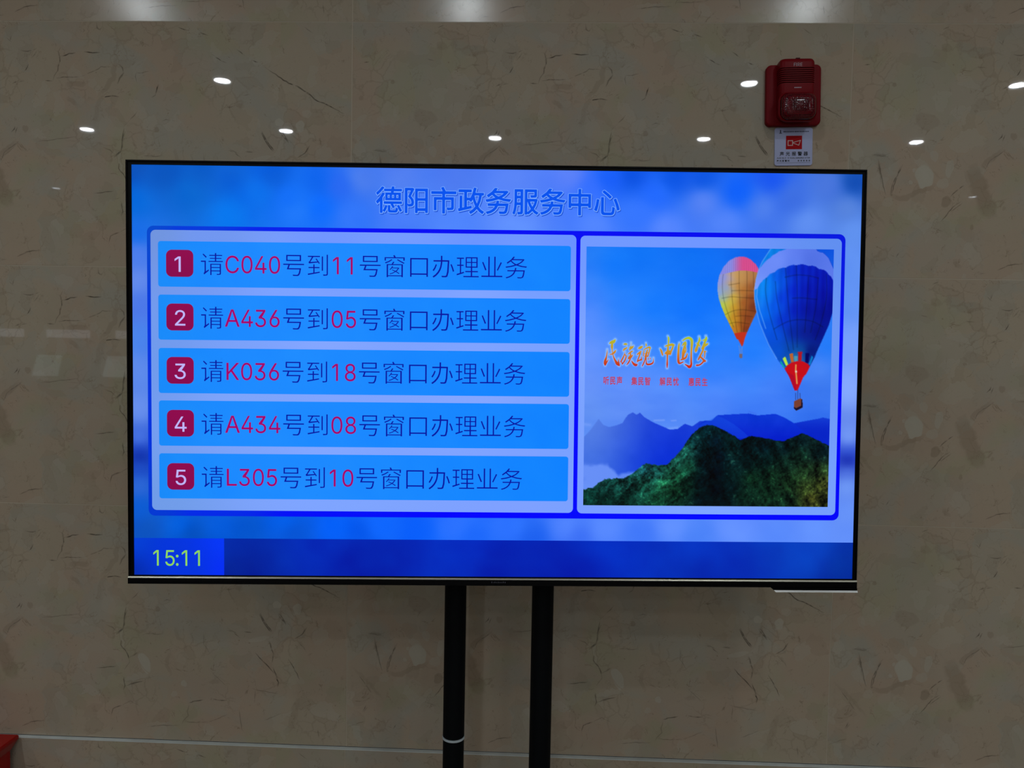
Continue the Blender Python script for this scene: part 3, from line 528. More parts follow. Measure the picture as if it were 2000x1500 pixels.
# ------------------------------------------------------------------ the room
XL, XR, YB = -6.0, 6.0, -6.4
TW, TH, GAP = 1.2, 0.6, 0.0009
VEINS = [(1.6,0.8,[(373,71),(391,74),(405,71),(415,65)]),(1.6,0.8,[(414,72),(408,81),(400,90)]),(1.6,0.8,[(393,104),(386,117),(378,126)]),(1.6,0.8,[(350,36),(346,50)]),(1.6,0.8,[(474,63),(469,74),(472,85),(472,97),(468,111),(467,120),(458,132),(454,145)]),(1.6,0.8,[(459,70),(468,73)]),(1.6,0.8,[(462,138),(489,135),(521,135)]),(1.6,0.8,[(454,145),(441,145),(434,144)]),(1.6,0.8,[(351,152),(365,146)]),(1.6,0.8,[(396,46),(401,42)]),(1.6,0.8,[(433,183),(441,180)]),(1.6,0.8,[(555,87),(558,97)]),(2.0,1,[(472,85),(481,84),(495,79),(512,76)]),(2.0,1,[(533,74),(545,75),(555,77),(574,75)]),(2.0,1,[(564,201),(576,187),(588,182),(605,180),(622,183)]),(2.0,1,[(359,288),(345,300),(337,309),(320,317)]),(2.0,1,[(636,267),(630,284),(628,303),(625,315),(614,324),(607,329)]),(2.0,1,[(357,256),(355,263),(347,271)]),(2.0,1,[(720,152),(715,168),(711,178),(703,184)]),(1.4,0.55,[(521,135),(543,127),(562,119),(576,110),(605,110),(629,111)]),(1.4,0.55,[(365,149),(382,145)]),(1.4,0.55,[(564,201),(571,215),(568,224),(561,238)]),(1.4,0.55,[(664,124),(680,124),(696,120)]),(1.4,0.55,[(664,124),(662,133),(665,147)]),(1.4,0.55,[(632,131),(641,131)]),(1.4,0.55,[(667,217),(658,228),(645,242),(633,254)]),(1.4,0.55,[(580,306),(597,313),(609,322)]),(1.4,0.55,[(415,293),(447,289),(474,285),(505,282),(514,281)]),(1.4,0.55,[(727,242),(739,237),(749,239)]),(1.4,0.55,[(681,326),(701,325),(717,327)]),(2.6,0.6,[(620,103),(629,112),(632,124),(622,138),(617,152)]),(2.6,0.6,[(565,4),(567,16),(574,21),(579,13)]),(2.6,0.6,[(531,18),(535,23),(531,27)]),(9,-0.5,[(613,87),(609,115),(607,138),(593,152),(581,171),(569,185)]),(9,-0.5,[(484,155),(504,153),(538,151)]),(9,-0.5,[(489,184),(501,194),(515,204)]),(1.7,0.8,[(769,14),(785,20),(798,22)]),(1.7,0.8,[(822,26),(833,30),(845,34)]),(1.7,0.8,[(852,78),(864,86),(878,94),(890,99)]),(1.7,0.8,[(914,67),(923,73),(935,81)]),(1.7,0.8,[(953,92),(961,96),(969,98)]),(1.7,0.8,[(1026,264),(1035,275),(1046,291)]),(1.7,0.8,[(1097,297),(1092,306),(1083,318),(1069,326)]),(2.3,1,[(982,107),(997,118),(1011,126),(1025,136),(1044,147),(1065,155),(1082,165),(1099,176),(1108,186),(1122,193),(1132,195),(1148,203),(1167,213),(1181,220)]),(2.3,1,[(978,264),(988,286),(997,298),(1009,311)]),(1.3,0.5,[(1082,12),(1095,22),(1104,28)]),(1.3,0.5,[(1128,44),(1135,50),(1144,53)]),(1.3,0.5,[(1145,32),(1144,44),(1144,53)]),(1.3,0.5,[(1172,49),(1185,52)]),(1.3,0.5,[(888,208),(902,206),(914,202),(930,202)]),(1.3,0.5,[(845,160),(860,153)]),(1.3,0.5,[(930,178),(949,174)]),(1.3,0.5,[(968,163),(981,160)]),(1.3,0.5,[(1052,290),(1064,290)]),(1.3,0.5,[(894,310),(905,312),(921,319)]),(1.3,0.5,[(959,284),(953,291),(950,298)]),(1.3,0.5,[(938,312),(964,314)]),(1.3,0.5,[(1129,146),(1141,142)]),(1.3,0.5,[(871,244),(883,237)]),(7,-0.5,[(889,17),(897,26),(903,17)]),(7,-0.5,[(911,199),(935,203)]),(2.3,1,[(976,267),(985,285),(992,296),(1007,312)]),(2.3,1,[(1001,335),(1007,352),(1013,367),(1009,391)]),(2.3,1,[(1011,402),(1019,420),(1025,441),(1023,454)]),(1.6,0.95,[(966,367),(981,383),(999,401),(1017,420)]),(1.6,0.95,[(1023,266),(1034,279),(1044,292)]),(1.6,0.95,[(1050,380),(1064,401),(1073,418),(1080,433)]),(1.6,0.95,[(1095,299),(1087,314),(1066,328)]),(1.6,0.95,[(794,502),(815,496),(833,492)]),(1.6,0.95,[(857,490),(874,492),(895,492)]),(1.6,0.95,[(625,466),(651,457),(676,449)]),(1.3,0.6,[(1048,290),(1060,289)]),(1.3,0.6,[(1078,338),(1090,349),(1096,360)]),(1.3,0.6,[(892,311),(910,315)]),(1.3,0.6,[(910,315),(928,331)]),(1.3,0.6,[(936,314),(960,315)]),(1.3,0.6,[(951,280),(950,292)]),(1.3,0.6,[(796,505),(791,524),(793,535),(781,548),(776,560)]),(1.3,0.6,[(782,552),(815,552),(845,550)]),(1.3,0.6,[(845,550),(869,540),(895,529)]),(1.3,0.6,[(686,568),(722,563),(770,561)]),(1.3,0.6,[(957,458),(969,462),(1002,467),(1026,470)]),(1.3,0.6,[(966,463),(964,496)]),(1.3,0.6,[(925,516),(930,548),(931,565),(940,575)]),(1.3,0.6,[(990,540),(1014,530),(1032,521)]),(1.3,0.6,[(1185,520),(1175,535)]),(1.3,0.6,[(1162,567),(1156,580)]),(1.3,0.6,[(1117,524),(1120,533)]),(1.3,0.6,[(1127,556),(1130,583)]),(1.3,0.6,[(639,391),(657,379),(669,372)]),(1.2,0.4,[(833,319),(834,349),(851,375)]),(1.2,0.4,[(815,394),(822,410)]),(1.2,0.4,[(859,396),(857,417)]),(1.2,0.4,[(851,417),(874,440),(892,454)]),(6,-0.4,[(761,307),(767,336),(785,345)]),(6,-0.4,[(743,373),(737,406),(752,429)]),(6,-0.4,[(848,447),(877,446)]),(10,-0.4,[(1076,480),(1067,514),(1061,547),(1041,577)]),(1.6,0.8,[(28,97),(42,95)]),(1.6,0.8,[(68,317),(76,348),(82,375),(90,402)]),(1.6,0.8,[(123,334),(113,361),(103,402)]),(1.6,0.8,[(359,578),(383,566),(417,561)]),(1.6,0.8,[(272,378),(255,391),(242,405)]),(1.6,0.8,[(267,416),(248,430),(222,464)]),(1.6,0.8,[(208,14),(223,7)]),(1.6,0.8,[(234,111),(241,120)]),(1.6,0.8,[(357,274),(363,258)]),(1.3,0.5,[(52,308),(86,308),(97,303)]),(1.3,0.5,[(201,478),(228,487)]),(1.3,0.5,[(313,588),(333,585)]),(1.3,0.5,[(333,38),(351,51)]),(1.3,0.5,[(180,87),(202,92)]),(1.3,0.5,[(291,100),(313,102)]),(8,-0.55,[(360,292),(336,312),(321,323),(315,339)]),(8,-0.55,[(103,402),(130,411),(161,397),(192,385),(205,374)]),(8,-0.55,[(258,552),(265,568),(276,572)]),(26,-0.75,[(288,328),(298,359),(311,395),(330,431),(343,454)]),(1.4,0.7,[(57,308),(92,312)]),(1.4,0.7,[(44,509),(54,496)]),(1.4,0.7,[(245,440),(271,419)]),(1.4,0.7,[(320,340),(329,320),(367,293)]),(5,-0.35,[(10,392),(51,427),(93,477)]),(1.5,0.9,[(127,330),(115,356),(105,376),(101,403)]),(1.5,0.9,[(50,491),(41,509)]),(1.5,0.9,[(128,537),(120,550)]),(1.3,0.6,[(68,315),(73,341),(78,373)]),(1.3,0.6,[(52,308),(73,306)]),(1.3,0.6,[(4,550),(24,541),(48,533)]),(1.3,0.6,[(64,539),(63,549)]),(1.3,0.6,[(30,414),(48,439),(65,461)]),(1.3,0.6,[(108,583),(101,595)]),(1.3,0.6,[(199,481),(211,482)]),(1.3,0.6,[(91,551),(95,559)]),(1.7,0.85,[(633,259),(628,289),(625,316),(607,331)]),(1.7,0.85,[(622,335),(619,357),(636,379),(642,402),(628,421)]),(1.7,0.85,[(626,440),(629,463),(625,474)]),(1.7,0.85,[(555,419),(607,413)]),(1.7,0.85,[(630,464),(654,454),(680,448)]),(1.7,0.85,[(593,543),(598,524),(622,514)]),(1.2,0.5,[(642,390),(660,378),(667,374)]),(1.2,0.5,[(609,433),(624,429)]),(1.2,0.5,[(622,514),(644,502),(667,514)]),(1.2,0.5,[(598,568),(592,583)]),(1.2,0.5,[(692,328),(732,325)]),(8,-0.35,[(581,175),(569,201),(557,250)])]
BLOBS = [('b',715,262,5.6,8.0,10,0.7),('p',1021,242,10.6,10.6,0,0.7),('p',1073,251,12.2,14.1,20,0.7),('p',1089,221,11.7,11.7,0,0.45),('p',1183,179,6.6,5.9,0,0.5),('p',970,245,4.7,11.7,0,0.4),('p',1115,186,9.4,7.0,0,0.3),('p',679,405,9.1,26.9,-20,0.9),('p',782,452,9.1,7.9,20,0.7),('p',975,331,31.1,6.2,-12,0.55),('p',757,480,8.5,8.5,0,0.5),('p',776,384,19.8,17.0,0,0.3),('p',1111,408,25.5,17.0,10,0.25),('p',180,361,23.5,31.0,-8,0.9),('p',237,338,10.3,21.6,5,0.6),('p',223,374,14.1,14.1,0,0.5),('p',200,309,10.3,14.1,0,0.5),('p',154,343,4.2,5.2,0,0.6),('p',147,372,5.2,5.2,0,0.6),('p',72,240,8.5,18.8,-15,0.4),('p',109,213,6.6,16.9,10,0.4),('p',95,420,14.1,11.7,0,0.4),('p',154,438,37.6,25.8,0,0.35),('b',232,417,12.2,13.2,0,0.8),('b',383,262,7.5,9.4,0,0.6),('b',100,143,5.6,4.7,0,0.7),('b',295,477,4.7,6.6,0,0.6),('b',23,182,5.6,6.6,0,0.5),('b',30,23,4.7,6.6,0,0.5),('b',218,56,14.1,9.4,0,0.4),('b',368,431,4.2,5.6,0,0.5),('b',180,228,30.2,20.1,0,0.45),('b',313,188,25.2,15.1,0,0.35),('b',298,67,30.2,15.1,0,0.35),('p',681,400,13.1,27.4,-22,0.9),('p',602,256,36.5,29.2,0,0.35)]

def tile_marks():
    """print of one tile: verts (s, t, lift), faces, mark colours"""
    v = []; f = []; c = []
    rng = random.Random(4)
    lift = 0.00012
    for kind, cx, cy, rx, ry, ro, st in BLOBS:
        lift += 0.000002
        n = 22; base = len(v)
        ca, sa = math.cos(R(ro)), math.sin(R(ro))
        ph = [rng.uniform(0, 6.28) for _ in range(3)]
        col = (0, 0, st) if kind == 'p' else (0, st, 0)
        v.append((cx/1000, cy/1000, lift)); c.append(col)
        for ringk, k in ((0.86, 1.0), (1.06, 0.0)):
            for i in range(n):
                a = 2*math.pi*i/n
                w = 1+0.10*math.sin(2*a+ph[0])+0.07*math.sin(3*a+ph[1])+0.05*math.sin(5*a+ph[2])
                x, y = rx*w*ringk*math.cos(a), ry*w*ringk*math.sin(a)
                v.append(((cx+x*ca-y*sa)/1000, (cy+x*sa+y*ca)/1000, lift))
                c.append(tuple(q*k for q in col))
        for i in range(n):
            j = (i+1) % n
            f.append((base, base+1+i, base+1+j))
            f.append((base+1+i, base+1+n+i, base+1+n+j, base+1+j))
    for w, st, pts in VEINS:
        lift += 0.000002
        P = []
        for (x0, y0), (x1, y1) in zip(pts, pts[1:]):
            L = math.hypot(x1-x0, y1-y0); n = max(1, int(L/7))
            nx, ny = -(y1-y0)/max(L, .1), (x1-x0)/max(L, .1)
            for k in range(n):
                j = rng.uniform(-.9, .9)*(1 if w < 5 else 2.5) if (k or P) else 0
                P.append((x0+(x1-x0)*k/n+nx*j, y0+(y1-y0)*k/n+ny*j))
        P.append(pts[-1])
        n = len(P); base = len(v)
        for i, (x, y) in enumerate(P):
            a = P[max(i-1, 0)]; b = P[min(i+1, n-1)]
            dx, dy = b[0]-a[0], b[1]-a[1]; L = math.hypot(dx, dy) or 1
            nx, ny = -dy/L, dx/L
            t = i/(n-1)
            hw = w*(0.35+0.65*math.sin(math.pi*min(1, max(0, t*0.9+0.05)))**0.6)*rng.uniform(0.75, 1.15)
            k = min(1.0, 4*t+0.25, 4*(1-t)+0.25)
            col = (abs(st)*k*rng.uniform(0.6, 1.0), 0, 0) if st > 0 else (0, abs(st)*k, 0)
            if st > 0:
                for sgn, kk in ((-1, 0), (-.35, 1), (.35, 1), (1, 0)):
                    v.append(((x+nx*hw*sgn)/1000, (y+ny*hw*sgn)/1000, lift)); c.append(tuple(q*kk for q in col))
            else:
                for sgn, kk in ((-1, 0), (-.62, 1), (.62, 1), (1, 0)):
                    v.append(((x+nx*hw*sgn)/1000, (y+ny*hw*sgn)/1000, lift)); c.append(tuple(q*kk for q in col))
        for i in range(n-1):
            for q in range(3):
                f.append((base+4*i+q, base+4*i+4+q, base+4*i+5+q, base+4*i+1+q))
    keep = [0.002 < p[0] < 1.198 and 0.002 < p[1] < 0.598 for p in v]
    f = [q for q in f if all(keep[i] for i in q)]
    return v, f, c

def tiled_wall(name, rows, y_face, mats):
    """rows: list of (top z, material index). Tiles with a thin recessed grout line, prints lying in the glaze."""
    mv, mf, mcol = tile_marks()
    V = []; F = []; UV = []; C = []; MI = []
    z_hi = rows[0][0]; z_lo = rows[-1][0]-TH
    V += [(XL, y_face+0.0004, z_lo), (XR, y_face+0.0004, z_lo), (XR, y_face+0.0004, z_hi), (XL, y_face+0.0004, z_hi)]
    UV += [(0, 0)]*4; C += [(0, 0, 0)]*4; F.append((0, 1, 2, 3)); MI.append(2)
    for ztop, mi in rows:
        for k in range(int(round((XR-XL)/TW))):
            x0 = XL+k*TW; b = len(V)
            for s, t in ((GAP, TH-GAP), (TW-GAP, TH-GAP), (TW-GAP, GAP), (GAP, GAP)):
                V.append((x0+s, y_face, ztop-t)); UV.append((s, t)); C.append((0, 0, 0))
            F.append((b, b+1, b+2, b+3)); MI.append(mi)
            if -2.5 < x0 < 2.5:
                b = len(V)
                for (s, t, l), col in zip(mv, mcol):
                    V.append((x0+s, y_face-l, ztop-t)); UV.append((s, t)); C.append(col)
                for q in mf: F.append(tuple(b+i for i in q)); MI.append(mi)
    me = bpy.data.meshes.new(name)
    me.from_pydata(V, [], F)
    uvl = me.uv_layers.new(name='tile')
    li = np.empty(len(me.loops), np.int32); me.loops.foreach_get('vertex_index', li)
    uvl.data.foreach_set('uv', np.array(UV, np.float32)[li].ravel())
    at = me.attributes.new('mark', 'FLOAT_COLOR', 'POINT')
    a = np.ones((len(V), 4), np.float32); a[:, :3] = C
    at.data.foreach_set('color', a.ravel())
    me.polygons.foreach_set('material_index', MI)
    # make every face look into the room
    me.update()
    bm = bmesh.new(); bm.from_mesh(me)
    for fc in bm.faces:
        if fc.normal.y > 0: fc.normal_flip()
    bm.to_mesh(me); bm.free()
    return link(name, me, None, mats)

wall = tiled_wall('wall_back', [(3.0, 1), (2.4, 0), (1.8, 0), (1.2, 0)], 0.0, [M['marble'], M['marble_hazy'], M['grout']])
tag(wall, kind='structure')
low = tiled_wall('baseboard_back', [(0.5972, 0)], -0.012, [M['marble'], M['marble_hazy'], M['grout']])
tag(low, kind='structure')
bm = bmesh.new(); add_box(bm, XL, XR, -0.0123, 0.0, 0.5968, 0.5989, 0.0005)
tag(obj('trim_1', bm, M['ledge']), kind='structure')

def slab(name, x0, x1, y0, y1, z0, z1, mat):
    bm = bmesh.new(); add_box(bm, x0, x1, y0, y1, z0, z1)
    return tag(obj(name, bm, mat), kind='structure')
slab('floor', XL, XR, YB, 0.0, -0.06, 0.0, M['floor'])
slab('ceiling', XL, XR, YB, 0.0, H_CEIL, H_CEIL+0.06, M['plaster'])
slab('wall_left', XL-0.1, XL, YB, 0.0, 0.0, H_CEIL, M['paint'])
slab('wall_right', XR, XR+0.1, YB, 0.0, 0.0, H_CEIL, M['paint'])
slab('wall_front', XL, XR, YB-0.1, YB, 0.0, H_CEIL, M['paint'])
# unseen lit window added opposite the marble wall to soften the lamps' shadows
win = tag(empty('added_fill_window', (0.35, YB, 1.35)), kind='structure')
bm = bmesh.new(); add_box(bm, -2.0, 2.0, 0.0, 0.012, -0.45, 1.3)
obj('fill_window_pane', bm, M['added_fill'], win)
for q in ((-2.08, -2.0, -0.53, 1.38), (2.0, 2.08, -0.53, 1.38), (-2.0, 2.0, -0.53, -0.45), (-2.0, 2.0, 1.3, 1.38), (-0.69, -0.64, -0.45, 1.3), (0.64, 0.69, -0.45, 1.3)):
    bm = bmesh.new(); add_box(bm, q[0], q[1], 0.0, 0.05, q[2], q[3], 0.004)
    obj('fill_window_frame', bm, M['silver'], win)

# ------------------------------------------------------------------ ceiling lamps (glints in the marble; rear rows added unseen)
def make_lamp(label, x, y, group, r=0.038, mat='lamp'):
    t = empty('ceiling_downlight', (x, y, H_CEIL))
    tag(t, label, 'ceiling light', group)
    bm = bmesh.new(); n = 40
    prof = [(r+0.012, 0.0), (r+0.012, -0.004), (r+0.004, -0.006), (r, -0.003), (r, 0.0)]
    rings = [[bm.verts.new((pr*math.cos(2*math.pi*i/n), pr*math.sin(2*math.pi*i/n), pz)) for i in range(n)] for pr, pz in prof]
    for a, b in zip(rings, rings[1:]):
        for i in range(n): bm.faces.new((a[i], a[(i+1) % n], b[(i+1) % n], b[i]))
    obj('trim_ring', bm, M['sign_white'], t, True)
    bm = bmesh.new()
    vs2 = [bm.verts.new((r*math.cos(2*math.pi*i/n), r*math.sin(2*math.pi*i/n), -0.002)) for i in range(n)]
    bm.faces.new(vs2)
    o = obj('lens', bm, M[mat], t)
    if o.data.polygons[0].normal.z > 0: o.data.flip_normals()
    return t
GX = (-2.515, -1.20, 0.147, 1.502, 2.87)
for i, x in enumerate(GX):
    pos = ('far left end', 'left part', 'middle', 'right part', 'far right end')[i]
    if i in (1, 2, 3): make_lamp('ceiling downlight nearest the marble wall, soft glow over its %s' % pos, x, -1.285, 'downlights nearest the marble wall')
    else: make_lamp('ceiling downlight nearest the marble wall, over its %s' % pos, x, -1.285, 'downlights nearest the marble wall')
    if i in (1, 3, 4):
        make_lamp('ceiling downlight of the middle row, glint on the %s of the wall' % pos, {1: -1.229, 3: 1.515, 4: 2.866}[i], -2.16, 'downlights of the middle row')
    make_lamp('ceiling downlight of the third row, low glint over the %s' % pos, x, (-3.089, -3.089, -3.215, -3.199, -3.229)[i], 'downlights of the third row')
for i in (1, 2, 3):  # unseen rear rows, added to brighten the lower wall
    for j, y in enumerate((-4.15, -5.1)):
        make_lamp('added unseen ceiling downlight of the %s row, reflection hidden by the television, %s' % (('fourth', 'fifth')[j], ('left', 'middle', 'right')[i-1]), GX[i], y, 'added downlights of the rear rows')
make_lamp('small distant ceiling lamp mirrored at the left edge of the marble', -3.939, -4.983, 'distant ceiling lamps', 0.03, 'lamp_far')
make_lamp('small distant ceiling lamp mirrored beside the right edge of the television', 4.164, -4.931, 'distant ceiling lamps', 0.03, 'lamp_far')

# ------------------------------------------------------------------ the service counter behind the camera (mirrored faintly at the left)
t = tag(empty('service_counter', (-4.2, -5.75, 0)), 'long beige service counter facing the marble wall', 'counter')
bm = bmesh.new(); add_box(bm, -1.5, 1.5, -0.2, 0.2, 0, 1.02, 0.004); obj('body', bm, M['counter'], t)
bm = bmesh.new(); add_box(bm, -1.54, 1.54, -0.24, 0.24, 1.02, 1.06, 0.006); obj('worktop', bm, M['floor'], t)
bm = bmesh.new(); add_box(bm, -1.5, 1.5, -0.19, -0.15, 1.06, 1.645); obj('back_panel', bm, M['paint'], t)
for i, x in enumerate((-5.12, -4.42, -3.69)):
    s = tag(empty('window_sign', (x, -5.91, 1.645)), 'white backlit window sign strip, %s of three above the counter' % ('left', 'middle', 'right')[i], 'sign', 'window sign strips')
    bm = bmesh.new(); add_box(bm, -0.235, 0.235, -0.02, 0.0, 0, 0.095, 0.004); obj('case', bm, M['silver'], s)
    bm = bmesh.new(); add_box(bm, -0.229, 0.229, 0.0, 0.003, 0.006, 0.089); obj('face', bm, M['signlit'], s)
for i, x in enumerate((-4.45, -3.73)):
    s = tag(empty('computer_monitor', (x, -5.62, 1.0605)), 'lit computer monitor standing on the service counter, %s of two' % ('left', 'right')[i], 'monitor', 'counter monitors')
    bm = bmesh.new(); add_box(bm, -0.1, 0.1, -0.07, 0.07, 0, 0.012, 0.003); obj('foot', bm, M['bezel'], s)
    bm = bmesh.new(); add_box(bm, -0.02, 0.02, -0.01, 0.01, 0.012, 0.25, 0.002); obj('neck', bm, M['bezel'], s)
    bm = bmesh.new(); add_box(bm, -0.18, 0.18, -0.012, 0.012, 0.19, 0.43, 0.004); obj('casing', bm, M['bezel'], s)
    bm = bmesh.new()
    q = [bm.verts.new(p) for p in ((-0.16, 0.0135, 0.205), (0.11, 0.0135, 0.205), (0.16, 0.0135, 0.415), (-0.10, 0.0135, 0.415))]
    bm.faces.new(q); obj('display', bm, M['monlit'], s)

# ------------------------------------------------------------------ television
SW = 1.429; PX = SW/1920.0; SH = 1080*PX
tv_c = Vector((0.38847, -0.37438, 2.4-0.83867))
tv_r = rot(R(2.91946), R(-0.5703), R(-0.45928))
base_off = Vector((0, 0, -(SH/2+24*PX)))
tv_mat = Matrix.Translation(tv_c + tv_r @ base_off) @ tv_r.to_4x4()
tv = empty('television', mat=tv_mat)
tag(tv, 'large black-framed flat television showing a blue queue list and hot air balloon picture', 'television')
def P3(u, v, z=0.0):
    """display pixel -> television coordinates; z is height towards the viewer in metres"""
    return ((u-960)*PX, -z, (540-v)*PX - base_off.z)
def tvbox(bm, u0, u1, v0, v1, z0, z1, bev=0.0):
    a = P3(u0, v1, z1); b = P3(u1, v0, z0)
    add_box(bm, a[0], b[0], a[1], b[1], a[2], b[2], bev)
# slim frame, with a raised outer lip and a flat black border inside
bm = bmesh.new()
for q in ((-14.5, 1931.5, -12, -7.5), (-14.5, -10, -7.5, 1083), (1927.5, 1931.5, -7.5, 1083)): tvbox(bm, *q, -0.012, 0.003, 0.0008)
obj('frame_lip', bm, M['gloss_black'], tv)
bm = bmesh.new()
for q in ((-10, 1927.5, -7.5, 0), (-10, 0, 0, 1080), (1920, 1927.5, 0, 1080), (-10, 1927.5, 1080, 1083.3)): tvbox(bm, *q, -0.010, 0.0008)
obj('screen_border', bm, M['bezel'], tv)
bm = bmesh.new()
a = [(-14.9, 1083.3, 0.0030), (1931.3, 1083.3, 0.0030), (1931.3, 1086.9, 0.0046), (-14.9, 1086.9, 0.0046), (-14.9, 1086.9, -0.008), (1931.3, 1086.9, -0.008), (1931.3, 1083.3, -0.008), (-14.9, 1083.3, -0.008)]
q = [bm.verts.new(P3(*p)) for p in a]
for i in ((0, 1, 2, 3), (3, 2, 5, 4), (4, 5, 6, 7), (7, 6, 1, 0), (0, 3, 4, 7), (1, 6, 5, 2)): bm.faces.new([q[k] for k in i])
tag(obj('metal_strip', bm, M['trim'], tv), 'thin champagne metal strip under the picture')
bm = bmesh.new(); tvbox(bm, -14.9, 1931.3, 1086.9, 1102.8, -0.012, 0.005, 0.0008)
obj('bottom_bar', bm, M['gloss_black'], tv)
bm = bmesh.new()
out = [(1698, 1102.8), (1931, 1102.8), (1931, 1109.5), (1706, 1109.5)]
f0 = [bm.verts.new(P3(u, v, 0.006)) for u, v in out]; f1 = [bm.verts.new(P3(u, v, -0.012)) for u, v in out]
bm.faces.new(f0); bm.faces.new(f1)
for i in range(4): bm.faces.new((f0[i], f0[(i+1) % 4], f1[(i+1) % 4], f1[i]))
sb = obj('sensor_bar', bm, M['gloss_black'], tv)
bm = bmesh.new()
out = [(1706, 1109.5, 0.006), (1931.5, 1109.5, 0.006), (1931.5, 1114.3, 0.008), (1711, 1114.3, 0.008)]
f0 = [bm.verts.new(P3(*p)) for p in out]; f1 = [bm.verts.new(P3(u, v, -0.012)) for u, v, z in out]
bm.faces.new(f0); bm.faces.new(f1)
for i in range(4): bm.faces.new((f0[i], f0[(i+1) % 4], f1[(i+1) % 4], f1[i]))
tag(obj('silver_lip', bm, M['silver'], sb), 'bright silver lip along the sensor bar')
bm = bmesh.new()
tvbox(bm, -12, 1929, -10, 1100, -0.016, -0.0105, 0.002)
tvbox(bm, 260, 1660, 420, 1085, -0.038, -0.014, 0.006)
obj('back_cover', bm, M['bezel'], tv)
# worn, unreadable maker's lettering in the bottom bar: a row of faint ticks
sh = Sheet(); rg = random.Random(2); u = 949.0
for k in range(9):
    w = rg.uniform(2.0, 3.4); h = rg.uniform(2.2, 4.0)
    sh.poly([[(u, 1095-h), (u+w*0.6, 1095-h), (u+w*0.5, 1095), (u, 1095)]], (45, 45, 60), 0.0053); u += w+1.6
sh.build('maker_mark', [noisy(principled('faint_grey_print', (0.10, 0.10, 0.14), 0.5), 40, 0.1)], tv, lambda u, v, z: P3(u, v, z), pix=False)

# ---- picture content
def idw(ctrl, power=2.6, eps=18.0):
    K = np.array([c[:2] for c in ctrl], float); Cc = np.array([c[2] for c in ctrl], float)
    def f(U, V):
        d2 = (U[..., None]-K[:, 0])**2 + (V[..., None]-K[:, 1])**2 + eps**2
        w = d2**(-power/2); w /= w.sum(-1, keepdims=True)
        return w @ Cc
    return f

def vnoise(U, V, cell, seed=0, octaves=3, pers=0.5):
    """value noise -1..1"""
    out = np.zeros(U.shape); amp = 1.0; tot = 0
    for o in range(octaves):
        r = np.random.RandomState(seed*17+o); T = r.uniform(-1, 1, (256, 256))
        x = U/cell; y = V/cell; xi = np.floor(x).astype(int); yi = np.floor(y).astype(int)
        fx = x-xi; fy = y-yi; fx = fx*fx*(3-2*fx); fy = fy*fy*(3-2*fy)
        g = lambda a, b: T[a % 256, b % 256]
        out += amp*((g(xi, yi)*(1-fx)+g(xi+1, yi)*fx)*(1-fy)+(g(xi, yi+1)*(1-fx)+g(xi+1, yi+1)*fx)*fy)
        tot += amp; amp *= pers; cell /= 2.0
    return out/tot

